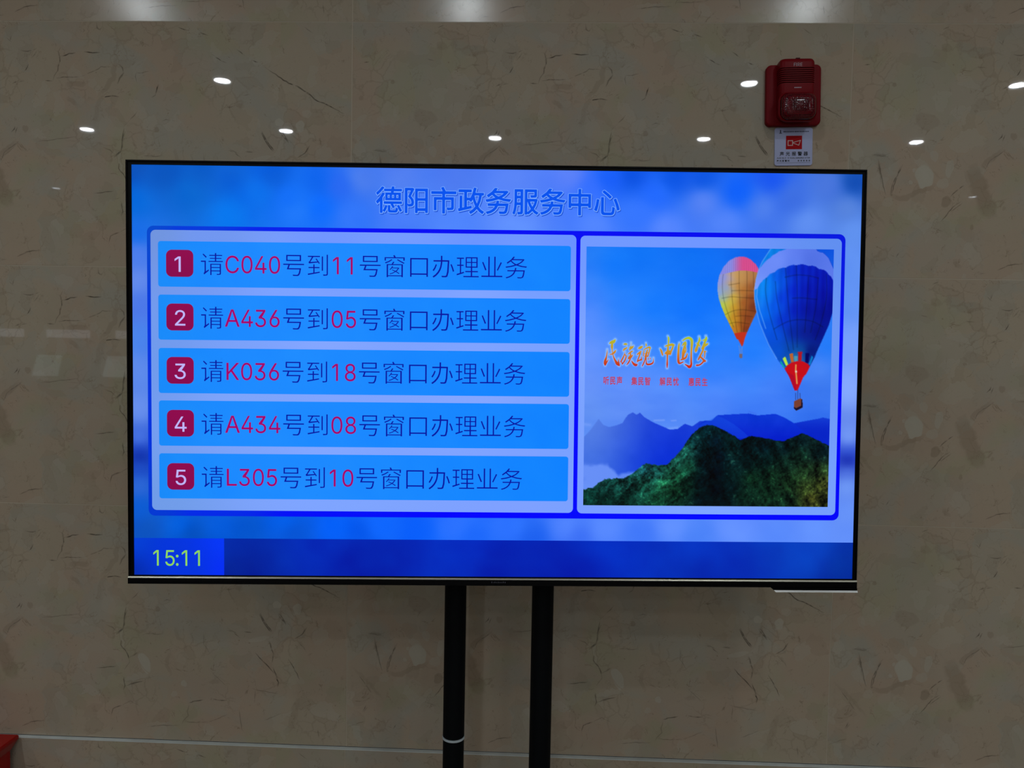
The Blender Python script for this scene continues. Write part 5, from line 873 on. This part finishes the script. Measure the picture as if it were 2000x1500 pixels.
 'brush': [[(1256.6,453.3,3.2),(1260.6,450.8,7.3),(1267.1,448.3,8.9),(1271.1,443.4,3.2)],[(1263.1,454.9,5.6),(1262.8,462.2,6.5),(1263.3,468.7,3.2),(1264.3,476.9,2.4),(1266.0,483.4,2.4),(1268.6,491.5,3.6),(1272.8,499.6,5.6),(1277.8,506.9,8.1),(1282.8,511.8,3.2)],[(1282.8,511.0,4.0),(1281.0,501.2,3.2),(1280.5,493.0,0.6)],[(1257.0,482.2,2.0),(1264.3,481.0,4.0),(1270.0,476.0,5.6),(1272.8,471.5,2.4)],[(1250.3,468.9,0.6),(1250.0,477.0,2.4),(1248.5,488.5,3.6),(1245.8,498.3,6.5),(1243.9,506.5,4.8),(1245.2,511.3,1.6)],[(1245.2,510.5,4.0),(1249.2,503.1,4.0),(1254.3,495.3,0.8)],[(1294.6,455.0,3.2),(1298.2,454.5,6.1),(1301.9,454.9,4.0)],[(1294.0,472.5,2.4),(1295.2,468.4,4.8),(1300.0,465.9,4.8),(1303.3,462.6,1.6)],[(1297.7,474.9,0.6),(1296.2,482.3,2.8),(1292.3,491.3,3.6),(1288.3,498.7,3.2),(1284.7,504.4,0.8)],[(1296.6,481.5,2.4),(1300.4,485.5,3.2),(1299.7,492.8,3.2),(1295.7,501.1,3.6),(1291.3,507.6,2.4)],[(1291.3,507.6,3.2),(1288.8,501.1,2.4)],[(1313.3,450.3,0.5),(1313.4,458.4,1.2),(1312.3,463.3,5.6),(1310.3,469.9,4.0)],[(1312.3,466.6,4.8),(1316.3,463.3,5.6),(1319.5,459.2,2.4)],[(1306.0,481.4,2.0),(1310.9,477.2,4.0),(1315.7,473.9,4.0),(1318.1,472.3,1.6)],[(1311.7,478.0,3.2),(1312.6,484.6,4.8),(1308.6,491.1,5.6),(1306.2,493.6,2.4)],[(1308.6,491.9,4.8),(1314.3,488.6,4.8),(1318.3,482.9,2.0)],[(1312.7,489.5,4.0),(1310.4,497.6,3.6),(1306.4,505.0,3.6),(1302.0,510.0,1.2)],[(1315.3,497.6,0.8),(1317.8,502.5,4.0),(1322.8,508.1,6.5),(1327.7,509.7,7.3),(1330.2,508.1,3.2)],[(1334.0,465.6,4.0),(1337.6,463.9,7.3),(1342.5,460.6,4.8),(1343.2,459.0,1.6)],[(1330.5,481.9,3.2),(1333.8,478.6,4.0),(1338.6,474.5,4.0),(1341.4,472.8,1.6)],[(1338.2,477.0,4.8),(1335.5,486.8,3.6),(1331.6,497.4,3.2),(1330.5,502.8,1.2)],[(1330.9,500.7,2.4),(1336.5,497.0,4.0),(1341.4,495.7,4.8)],[(1341.4,496.1,4.0),(1342.1,490.0,2.4),(1340.4,485.9,0.8)],[(1352.9,450.7,0.5),(1353.8,456.4,4.0),(1353.5,460.1,1.6)],[(1348.7,466.2,1.2),(1347.6,474.4,2.8),(1346.6,485.9,2.4)],[(1349.1,467.9,2.4),(1355.6,464.5,4.0),(1362.9,462.4,4.8),(1365.0,464.5,3.2)],[(1364.2,463.6,3.6),(1362.3,472.6,3.2),(1360.0,481.6,3.2),(1357.6,487.4,2.4)],[(1357.3,469.4,3.6),(1355.0,477.6,4.8),(1353.5,485.0,5.6),(1352.8,490.7,4.8)],[(1349.3,479.3,1.6),(1359.9,476.7,2.4)],[(1349.4,486.6,1.6),(1359.2,485.7,3.2)],[(1352.8,489.1,4.0),(1350.4,498.1,3.2),(1347.3,505.5,3.2),(1344.1,512.4,2.4)],[(1354.4,490.7,2.4),(1354.6,500.5,2.8),(1356.3,507.0,4.8),(1362.9,507.8,4.8),(1370.2,505.2,4.4),(1373.4,500.3,2.8),(1373.6,490.5,0.6)],[(1360.1,490.6,2.0),(1360.2,495.5,2.0)],[(1365.0,490.6,2.0),(1365.1,493.8,2.0)],[(1410.9,432.2,0.6),(1413.1,437.9,4.8),(1412.9,449.3,4.0),(1412.6,455.0,3.2)],[(1391.1,465.8,2.4),(1394.5,472.3,5.6),(1397.9,482.9,3.2)],[(1405.3,459.2,3.2),(1412.2,456.6,4.8),(1422.0,454.9,7.3),(1427.3,455.7,4.8)],[(1426.1,456.5,4.0),(1423.8,463.9,4.8),(1420.6,472.1,4.8),(1418.3,480.2,4.0)],[(1404.4,478.8,3.2),(1410.1,477.9,7.3),(1417.5,478.6,6.5)],[(1412.2,455.8,4.0),(1411.6,469.7,5.6),(1410.6,482.0,4.8),(1410.6,494.2,3.6),(1410.5,506.5,4.4),(1410.4,516.3,2.0)],[(1406.8,475.5,4.8),(1414.1,472.9,6.5),(1419.8,472.9,4.8)],[(1442.3,449.8,1.2),(1440.8,457.2,4.8),(1439.9,473.5,5.6),(1439.8,489.8,6.1),(1440.8,500.5,6.5),(1444.2,504.1,4.8),(1453.1,500.3,2.8)],[(1451.2,443.6,3.2),(1457.7,439.0,4.8),(1466.6,436.5,6.5),(1473.3,440.5,7.3),(1475.5,448.7,7.3),(1474.6,465.0,5.2),(1474.1,481.3,4.4),(1474.4,497.7,4.8),(1474.6,507.5,5.6),(1470.2,513.3,8.1),(1463.9,510.0,4.8),(1458.1,506.8,2.4)],[(1449.9,457.9,2.0),(1453.8,451.3,4.8),(1457.9,447.6,3.2)],[(1457.9,448.0,4.8),(1458.0,454.5,6.5),(1454.8,461.9,4.8),(1453.4,473.4,8.1),(1452.4,483.2,6.5),(1451.3,489.7,4.8)],[(1458.1,460.3,4.0),(1459.5,469.2,3.2),(1456.8,476.6,3.2)],[(1446.9,494.7,3.2),(1453.8,492.2,5.6),(1460.3,488.0,4.8),(1463.4,479.0,3.2)],[(1494.4,433.0,0.6),(1495.4,439.5,4.8),(1493.1,448.5,4.8),(1490.0,458.3,6.5),(1486.9,468.1,8.1),(1486.2,472.2,4.8)],[(1487.4,451.0,2.4),(1493.1,448.5,3.2),(1498.7,441.9,1.6)],[(1494.0,454.2,4.0),(1496.5,458.2,3.2)],[(1512.4,431.1,0.6),(1513.3,437.7,6.5),(1510.2,445.9,5.6),(1507.9,454.0,6.5),(1502.4,464.7,4.0)],[(1505.3,442.6,3.2),(1515.0,436.8,3.2)],[(1508.0,458.1,5.6),(1513.7,454.0,6.5),(1517.7,451.5,3.2)],[(1507.3,461.4,4.8),(1504.2,471.2,4.8),(1499.4,481.1,4.8),(1495.5,489.3,4.8),(1493.1,494.2,3.2)],[(1509.9,472.0,4.8),(1510.1,481.0,2.8),(1508.6,489.2,2.0)],[(1509.9,471.2,2.4),(1513.2,472.0,2.4)],[(1498.7,486.0,4.8),(1504.6,491.7,4.8),(1510.4,497.3,6.5),(1512.9,496.5,2.4)],[(1508.0,497.3,4.8),(1502.4,503.9,4.0),(1495.9,508.1,4.0),(1489.3,509.0,4.8)]],
 'brush_v': (431.1,516.3),
 'motto_u': [1240.6,1315.6,1391.0,1468.0],
 'motto_v': [560.4,561.2,561.5,561.9],
 'motto_adv': 17.8,
}
def inside(U, V, poly):
    P = np.array(poly); n = len(P); r = np.zeros(U.shape, bool)
    j = n-1
    for i in range(n):
        xi, yi = P[i]; xj, yj = P[j]
        if yi != yj: r ^= ((yi > V) != (yj > V)) & (U < (xj-xi)*(V-yi)/(yj-yi)+xi)
        j = i
    return r
def cover(U, V, poly, d=0.75):
    return (inside(U-d, V-d, poly)*1.0+inside(U+d, V-d, poly)+inside(U-d, V+d, poly)+inside(U+d, V+d, poly))/4
def seg_dist(U, V, pts):
    d = np.full(U.shape, 1e9)
    for (x0, y0), (x1, y1) in zip(pts, pts[1:]):
        dx, dy = x1-x0, y1-y0; L = max(dx*dx+dy*dy, 1e-6)
        t = np.clip(((U-x0)*dx+(V-y0)*dy)/L, 0, 1)
        d = np.minimum(d, np.hypot(U-x0-t*dx, V-y0-t*dy))
    return d
def smooth(a, e0, e1):
    t = np.clip((a-e0)/(e1-e0), 0, 1); return t*t*(3-2*t)
def bez(pts, n=6):
    """round off a polyline (Catmull-Rom)"""
    P = np.array(pts, float); out = []
    for k in range(len(P)-1):
        p0 = P[max(k-1, 0)]; p1 = P[k]; p2 = P[k+1]; p3 = P[min(k+2, len(P)-1)]
        for i in range(n):
            f = i/n
            out.append(tuple(0.5*((2*p1)+(-p0+p2)*f+(2*p0-5*p1+4*p2-p3)*f*f+(-p0+3*p1-3*p2+p3)*f**3)))
    out.append(tuple(P[-1])); return out

def paint(U, V):
    def lay(C, a, col):
        col = np.asarray(col, float); return C*(1-a[..., None]) + col*a[..., None]
    C = idw(PIC['sky'], 2.6, 40)(U, V)
    C += 4*vnoise(U, V*2.2, 70, 11)[..., None]*np.array([1, 1, .3])
    # streaky haze
    C += (smooth(V, 420, 620)*7*vnoise(U+V*0.8, V*3.0, 120, 13))[..., None]*np.array([1, .9, .4])
    # far ranges
    far = cover(U, V, PIC['range_c'])
    dn0 = smooth(V, 600, 690)
    cf = np.stack([30-28*dn0, 86-52*dn0, 226-28*dn0], -1)
    C = C*(1-far[..., None])+cf*far[..., None]
    mtl = cover(U, V, PIC['range_a'])
    hz = smooth(U, 1200, 1420); dn = smooth(V, 640, 800)
    cl = np.stack([84-62*hz-20*dn, 126-66*hz-16*dn, 226-12*hz-0*dn], -1) + 5*vnoise(U, V, 40, 21)[..., None]
    C = C*(1-mtl[..., None])+cl*mtl[..., None]
    mtr = cover(U, V, PIC['range_b'])
    dn2 = smooth(V, 640, 720)
    cr = np.stack([6-6*dn2+0*U, 52-26*dn2, 212-10*dn2], -1) + 5*vnoise(U, V, 30, 22)[..., None]
    C = C*(1-mtr[..., None])+cr*mtr[..., None]
    for ln, w, col in PIC['streaks']:
        C = lay(C, 0.55*np.exp(-(seg_dist(U, V, ln)/w)**2)*(1-mtl), col)
    sl = cover(U, V, PIC['shoulder'])
    C = lay(C, 0.30*sl*(1-cover(U, V, PIC['hill'])), (24, 92, 232))
    # mist in the valley
    edge = np.interp(U, [p[0] for p in PIC['mist']], [p[1] for p in PIC['mist']])
    mi = smooth(V+10*vnoise(U, V, 26, 23), edge-3, edge+12)*smooth(-U, -1420, -1330)
    C = lay(C, mi*0.92, np.array([106, 146, 248.]))
    C = lay(C, mi*smooth(vnoise(U, V, 34, 24), 0.1, 0.6)*0.5, np.array([82, 124, 235.]))
    # forested hill
    hj = V + 2.2*vnoise(U, V, 7, 31, 2)
    hill = cover(U, hj, PIC['hill'])
    hc = idw(PIC['hillc'], 2.8, 16)(U, V)
    n1 = vnoise(U+V*0.5, V*0.8, 9, 32, 3, 0.7); n2 = vnoise(U-V*0.55, V*0.45, 34, 33, 3); n3 = vnoise(U, V, 4.0, 34, 2)
    rid = vnoise((U+V)*0.75, (V-U)*0.22+V*0.15, 22, 36, 3, 0.6)*smooth(-U, -1560, -1480) + vnoise((U-V*0.5)*0.9, V*0.30, 20, 37, 3, 0.6)*smooth(U, 1480, 1560)
    f = 0.90 + 0.62*n1 + 0.30*n2 + 0.40*n3 + 0.75*rid
    hc = hc*np.clip(f, 0.10, 2.0)[..., None]
    spark = smooth(n3+0.6*n1+0.4*rid, 0.70, 1.0)
    hc = hc + (spark*smooth(hc.sum(-1), 50, 150)*26)[..., None]*np.array([.8, 1.1, .6])
    hc = np.maximum(hc-6, 0)*np.array([1.0, 0.92, 0.85])
    C = C*(1-hill[..., None])+hc*hill[..., None]
    # small balloon
    sb = cover(U, V, PIC['small'])
    x0, x1 = 1541.0, 1653.0
    cc = idw(PIC['smallc'], 3.0, 9)(U, V)
    for ln in PIC['small_lines']:
        cc = cc*(1-0.20*np.exp(-(seg_dist(U, V, bez(ln, 5))/1.5)**2))[..., None]
    cap = np.clip(0.5-(V-np.interp(U, *zip(*PIC['small_cap'])))/1.5, 0, 1)
    t = smooth(U, 1572, 1610)
    cpc = np.stack([138+80*t, 140-62*t, 232-88*t], -1)
    cpc = cpc*(1-0.12*(np.sin((U-1600)*0.62)**8))[..., None]
    cc = cc*(1-cap[..., None])+cpc*cap[..., None]
    tip = np.clip((V-np.interp(U, *zip(*PIC['small_tip'])))/1.5+0.5, 0, 1)
    cc = lay(cc, tip, (190, 48, 26))
    C = C*(1-sb[..., None])+cc*sb[..., None]
    for ln in PIC['small_ropes']: C = lay(C, 0.7*np.exp(-(seg_dist(U, V, ln)/0.9)**2), (120, 140, 190))
    C = lay(C, cover(U, V, PIC['small_basket']), (112, 98, 110))
    # large balloon
    bb = cover(U, V, PIC['big'])
    cb = idw(PIC['bigc'], 3.0, 14)(U, V)
    for ln in PIC['big_lines']:
        cb = cb*(1-0.22*np.exp(-(seg_dist(U, V, bez(ln, 5))/1.7)**2))[..., None]
    cb = cb + (7*np.sin(U*0.33)*smooth(-V, -420, -300))[..., None]*np.array([.2, .6, 1])
    wc = cover(U, V, PIC['cap'])
    cw = idw([(1700, 230, (108, 140, 248)), (1660, 330, (126, 158, 255)), (1740, 240, (92, 126, 240)), (1790, 230, (80, 112, 228)), (1840, 300, (90, 120, 235)), (1848, 330, (96, 126, 236))], 2.5, 12)(U, V)
    cb = cb*(1-wc[..., None])+cw*wc[..., None]
    C = C*(1-bb[..., None])+cb*bb[..., None]
    for ln in PIC['big_edge']: C = lay(C, 0.55*np.exp(-(seg_dist(U, V, ln)/1.6)**2), (120, 170, 250))
    for poly, col in PIC['flags']: C = lay(C, cover(U, V, poly), col)
    C = lay(C, cover(U, V, PIC['skirt']), (196, 8, 22))
    C = lay(C, cover(U, V, PIC['skirt_shade'])*0.55, (160, 0, 48))
    C = lay(C, 0.85*np.exp(-(seg_dist(U, V, PIC['flame'])/2.0)**2), (226, 196, 100))
    C = lay(C, np.exp(-(np.hypot(U-PIC['spot'][0], V-PIC['spot'][1])/2.6)**2), (220, 235, 225))
    for ln in PIC['ropes']: C = lay(C, 0.8*np.exp(-(seg_dist(U, V, ln)/1.0)**2), (40, 50, 110))
    C = lay(C, cover(U, V, PIC['basket']), (120, 62, 46))
    C = lay(C, cover(U, V, PIC['basket_dark']), (18, 12, 40))
    # pale glow round the brushed slogan
    gl = np.zeros(U.shape)
    w = (U > 1195) & (U < 1545) & (V > 395) & (V < 560)
    if w.any():
        d = np.full(int(w.sum()), 1e9)
        for st in PIC['brush']:
            P = np.array(st); hw = P[:, 2].mean()/2
            d = np.minimum(d, seg_dist(U[w], V[w], [tuple(p[:2]) for p in st])-hw*0.9)
        gl[w] = np.exp(-(np.maximum(d, 0)/3.0)**2)
    C = lay(C, gl*0.75, (150, 196, 255))
    return np.clip(C, 0, 255)
s = Sheet()
s.grid(1191.8, 1849.0, 198.3, 885.6, 480, 500, paint, 4*Z)
pic = s.build('balloon_picture', [M['screen']], screen, TO)
tag(pic, 'picture of two hot air balloons over forested blue mountains')
s = Sheet()
vt, vb_ = PIC['brush_v']
def fire(u, v):
    t = min(1, max(0, (v-vt)/(vb_-vt)))
    a, b, c = np.array((168, 205, 48)), np.array((205, 140, 36)), np.array((196, 34, 22))
    return tuple(a+(b-a)*t*2 if t < 0.5 else b+(c-b)*(t-0.5)*2)
for st in PIC['brush']: s.ribbon(st, fire, 6*Z)
red = lambda u, v: (186, 62, 92)
for wd, u0, v0 in zip(('听民声', '集民智', '解民忧', '惠民生'), PIC['motto_u'], PIC['motto_v']):
    s.text(wd, u0, v0, 0.0455, 0.0660, red, 6*Z, 9, adv=PIC['motto_adv'])
s.build('slogan_text', [M['screen']], screen, TO)

# ------------------------------------------------------------------ television stand
PYS = -0.292
st = tag(empty('television_stand', (0.394, PYS, 0)), 'black floor stand with two round poles carrying the television', 'stand')
def stand_part(name, bm, mat, lab=None, parent=None, smooth=False):
    o = obj(name, bm, mat, parent or st, smooth)
    if lab: tag(o, lab)
    return o
for k, x in enumerate((-0.0905, 0.0935)):
    bm = bmesh.new(); add_tube(bm, x, 0, 0.79 if k == 0 else 0.10, 1.62, 0.0228)
    if k == 0: add_tube(bm, x, 0, 0.10, 0.786, 0.0224)
    p = stand_part('pole', bm, M['pole'], None, None, True)
    if k == 0:
        bm = bmesh.new(); add_tube(bm, x, 0, 0.7845, 0.7885, 0.0236); tag(obj('collar_ring', bm, M['grey_ring'], p, True), 'light grey ring round the left pole')
bm = bmesh.new()
add_box(bm, -0.20, 0.20, -0.024, -0.016, 1.30, 1.34, 0.002)
stand_part('bracket', bm, M['pole'])
bm = bmesh.new(); add_box(bm, -0.20, 0.20, -0.024, -0.016, 1.55, 1.59, 0.002)
stand_part('bracket', bm, M['pole'])
bm = bmesh.new(); add_box(bm, -0.32, 0.32, -0.06, 0.06, 0.08, 0.105, 0.004); add_box(bm, -0.36, -0.30, -0.27, 0.25, 0.075, 0.11, 0.006); add_box(bm, 0.30, 0.36, -0.27, 0.25, 0.075, 0.11, 0.006)
stand_part('base_frame', bm, M['pole'])
for x in (-0.33, 0.33):
    for y in (-0.24, 0.22):
        bm = bmesh.new(); mtx = Matrix.Translation((x, y, 0.0375)) @ Matrix.Rotation(R(90), 4, 'Y')
        bmesh.ops.create_cone(bm, cap_ends=True, segments=28, radius1=0.0375, radius2=0.0375, depth=0.03, matrix=mtx)
        stand_part('caster', bm, M['rubber'], None, None, True)

# ------------------------------------------------------------------ fire alarm on the wall
AX, AZ = 1.0620, 2.2275
al = empty('fire_alarm', mat=Matrix.Translation((AX, 0, AZ-0.0735)) @ Matrix.Rotation(R(-1.2), 4, 'Y'))
tag(al, 'red wall fire alarm sounder with ribbed horn and strobe lens, above the small white sign', 'fire alarm')
zc = 0.0735
bm = bmesh.new(); add_prism_y(bm, rrect(-0.0645, 0.0645, zc-0.0715, zc+0.0715, 0.012), -0.0006, -0.013, 0.004)
obj('base_plate', bm, M['red_plastic'], al, True)
# horn body: rounded cross-sections stacked upwards, with slots cut across the front
bm = bmesh.new()
def section(z, hw, depth, r):
    pts = [(-hw, -0.012)]
    for k in range(7):
        a = R(180+90*k/6); pts.append((-hw+r+r*math.cos(a), -depth+r+r*math.sin(a)))
    for k in range(7):
        a = R(270+90*k/6); pts.append((hw-r+r*math.cos(a), -depth+r+r*math.sin(a)))
    pts.append((hw, -0.012))
    return [bm.verts.new((x, y, z)) for x, y in pts]
secs = []
zt = zc+0.0765; zb = zc-0.060
def S(z, k=1.0, cut=0.0): secs.append(section(z, 0.0405*k-cut*0.35, 0.043*k-cut, 0.0105))
S(zb, 0.80); S(zb+0.004, 0.93); S(zb+0.010, 1.0); S(zc+0.016, 1.0)
g0, g1, n = zc+0.0185, zc+0.0565, 8
for k in range(n):
    z = g0+(g1-g0)*k/n; d = (g1-g0)/n
    S(z); S(z+0.06*d, 1, 0.0042); S(z+0.46*d, 1, 0.0042); S(z+0.52*d)
S(g1); S(zt-0.011, 1.0); S(zt-0.006, 0.985); S(zt-0.0018, 0.93); S(zt, 0.83)
mats_i = []
for a, b in zip(secs, secs[1:]):
    for i in range(len(a)-1): bm.faces.new((a[i], a[i+1], b[i+1], b[i]))
bm.faces.new(secs[0]); bm.faces.new(secs[-1])
body = obj('horn_body', bm, [M['red_plastic'], M['red_dark']], al, True)
for p in body.data.polygons:
    c = p.center
    if g0-0.001 < c.z < g1 and c.y < -0.02:
        ph = ((c.z-g0)/((g1-g0)/n)) % 1.0
        if 0.06 < ph < 0.47: p.material_index = 1
bm = bmesh.new(); add_box(bm, -0.004, 0.005, -0.040, -0.030, zt-0.002, zt+0.0006); obj('slot', bm, M['red_dark'], al)
# strobe lens: an octagonal dome
bm = bmesh.new()
lw, lh, lz = 0.0405, 0.0305, zc-0.0375
prev = None
for k, (sc, y) in enumerate(((1.0, -0.040), (1.0, -0.046), (0.985, -0.0500), (0.95, -0.0535), (0.88, -0.0568), (0.76, -0.0596), (0.58, -0.0618), (0.36, -0.0632), (0.12, -0.0638))):
    ring = []
    for (x, z) in rrect(-lw, lw, -lh, lh, 0.017, 5): ring.append(bm.verts.new((x*sc, y, lz+z*sc)))
    if prev:
        for i in range(len(ring)): bm.faces.new((prev[i], prev[(i+1) % len(ring)], ring[(i+1) % len(ring)], ring[i]))
    prev = ring
bm.faces.new(prev)
tag(obj('strobe_lens', bm, M['lens'], al, True), 'dark red faceted translucent lens')
bm = bmesh.new()
pv = None
for (sc, y) in ((1.10, -0.040), (1.10, -0.0445), (1.04, -0.0465), (1.0, -0.0445)):
    ring = [bm.verts.new((x*sc, y, lz+z*sc)) for x, z in rrect(-lw, lw, -lh, lh, 0.018, 5)]
    if pv:
        for i in range(len(ring)): bm.faces.new((pv[i], pv[(i+1) % len(ring)], ring[(i+1) % len(ring)], ring[i]))
    pv = ring
obj('lens_rim', bm, M['red_plastic'], al, True)
def AL(u, v, z): return (u/1000.0, -z, v/1000.0)
s = Sheet(1.2e-6)
for ch, u in zip('FIRE', (-11.0, -5.2, -2.6, 4.2)):
    s.poly([[(u+0.0140*x, (zt-0.0125-0.0075)*1000+0.0150*y) for x, y in c] for c in glyph_polys(ch)], (0, 0, 0), 0.04325)
s.build('fire_lettering', [M['alarm_print']], al, AL, pix=False)
s = Sheet(); rg = random.Random(5); u = -8.5
for k in range(8):
    w = rg.uniform(1.2, 1.9)
    s.poly([[(u, (zc+0.0065)*1000), (u+w, (zc+0.0065)*1000), (u+w, (zc+0.0086)*1000), (u, (zc+0.0086)*1000)]], (0, 0, 0), 0.04325); u += w+0.45
s.build('small_print', [M['alarm_print']], al, AL, pix=False)

# ------------------------------------------------------------------ small white sign below it
SWD = 0.0896
sg = empty('alarm_sign', mat=Matrix.Translation((1.0684, 0, 2.0645)) @ Matrix.Rotation(R(-1.2), 4, 'Y'))
tag(sg, 'small white square wall sign with red horn pictogram just below the fire alarm', 'sign')
kk = SWD/1300.0
def SG(x, y, z=0): return ((x-790)*kk, -z, (1395-y)*kk)
bm = bmesh.new(); add_prism_y(bm, rrect(-SWD/2, SWD/2, 0, 0.0902, 0.0062), -0.0005, -0.0030, 0.0007)
obj('plate', bm, M['sign_white'], sg)
s = Sheet(); s.poly([[(527, 372), (1078, 372), (1078, 835), (527, 835)]], (0, 0, 0), 0.00315)
pc = s.build('pictogram', [M['sign_red']], sg, SG, pix=False); tag(pc, 'red square with a white horn outline')
s = Sheet(6e-6)
def stroke(pts, w, z):
    for (x0, y0), (x1, y1) in zip(pts, pts[1:]):
        L = math.hypot(x1-x0, y1-y0); dx, dy = (x1-x0)/L*w/2, (y1-y0)/L*w/2
        s.poly([[(x0-dx-dy, y0-dy+dx), (x1+dx-dy, y1+dy+dx), (x1+dx+dy, y1+dy-dx), (x0-dx+dy, y0-dy-dx)]], (0, 0, 0), z)
stroke([(598, 540), (752, 540), (752, 703), (598, 703), (598, 540)], 26, 0.0033)
stroke([(765, 605), (1022, 533), (966, 698), (765, 622)], 22, 0.0033)
s.build('horn_outline', [M['sign_line']], pc, SG, pix=False)
s = Sheet()
for ch, x in zip('声光报警器', (325, 530, 738, 942, 1142)):
    s.text(ch, x-10, 1046, 0.435, 0.43, (0, 0, 0), 0.00315, 7)
word = 'AUDIBLE-VISUALANNUNCIATOR'; x = 222
for ch in word:
    w = GLYPH[ch][0]*0.101; s.text(ch, x, 1155, 0.098, 0.085, (0, 0, 0), 0.00315, 14); x += 46.2 if ch != 'I' else 40
for ch, x in zip('声光报警时', (215, 307, 400, 495, 586)): s.text(ch, x, 1255, 0.21, 0.19, (0, 0, 0), 0.00315, 10)
rg = random.Random(8)
for x in (937, 1030, 1120, 1215, 1307):
    for _ in range(3):
        y0 = 1207+_*17
        s.poly([[(x+rg.uniform(0, 8), y0), (x+rg.uniform(46, 60), y0), (x+rg.uniform(46, 60), y0+10), (x+rg.uniform(0, 8), y0+10)]], (0, 0, 0), 0.00315)
    s.poly([[(x+22, 1207), (x+36, 1207), (x+36, 1256), (x+22, 1256)]], (0, 0, 0), 0.00317)
s.poly([[(222, 1300), (1366, 1290), (1366, 1297), (222, 1307)]], (0, 0, 0), 0.00315)
s.build('black_lettering', [M['ink_black']], sg, SG, pix=False)
s = Sheet()
s.poly([[(322, 165), (350, 165), (354, 268), (316, 268)]], (0, 0, 0), 0.00315); s.poly([[(286, 284), (392, 284), (380, 298), (298, 298)]], (0, 0, 0), 0.00315)
s.poly([[(300, 270), (372, 270), (378, 280), (294, 280)]], (0, 0, 0), 0.00315)
for k in range(16):
    x = 438+k*55.5; h = rg.uniform(36, 48); w = rg.uniform(36, 46)
    s.poly([[(x, 236-h/2), (x+w, 232-h/2), (x+w, 238), (x, 240)]], (0, 0, 0), 0.00315)
    s.poly([[(x+10, 232), (x+w-6, 232), (x+w-10, 232+h/2), (x+8, 234+h/2)]], (0, 0, 0), 0.00317)
s.build('navy_print', [M['ink_navy']], sg, SG, pix=False)

# ------------------------------------------------------------------ red floor box against the wall, bottom left
bx = tag(empty('red_floor_box', (-1.09, -0.125, 0)), 'glossy red floor box with an overhanging lid against the wall, left of the television stand', 'box')
bm = bmesh.new(); add_box(bm, -0.24, 0.24, -0.095, 0.095, 0.0, 0.590, 0.004); obj('body', bm, M['red_gloss'], bx)
bm = bmesh.new()
prof = [(-0.24, 0.582), (-0.252, 0.600), (-0.252, 0.606), (-0.249, 0.609)]
lo = [(0.240, 0.095, 0.575), (0.252, 0.107, 0.599), (0.252, 0.107, 0.606), (0.250, 0.105, 0.609)]
pv = None
for hx, hy, z in lo:
    ring = [bm.verts.new((sx*hx, sy*hy, z)) for sx, sy in ((-1, -1), (1, -1), (1, 1), (-1, 1))]
    if pv:
        for i in range(4): bm.faces.new((pv[i], pv[(i+1) % 4], ring[(i+1) % 4], ring[i]))
    else: bm.faces.new(ring)
    pv = ring
bm.faces.new(pv)
obj('lid', bm, M['red_gloss'], bx)
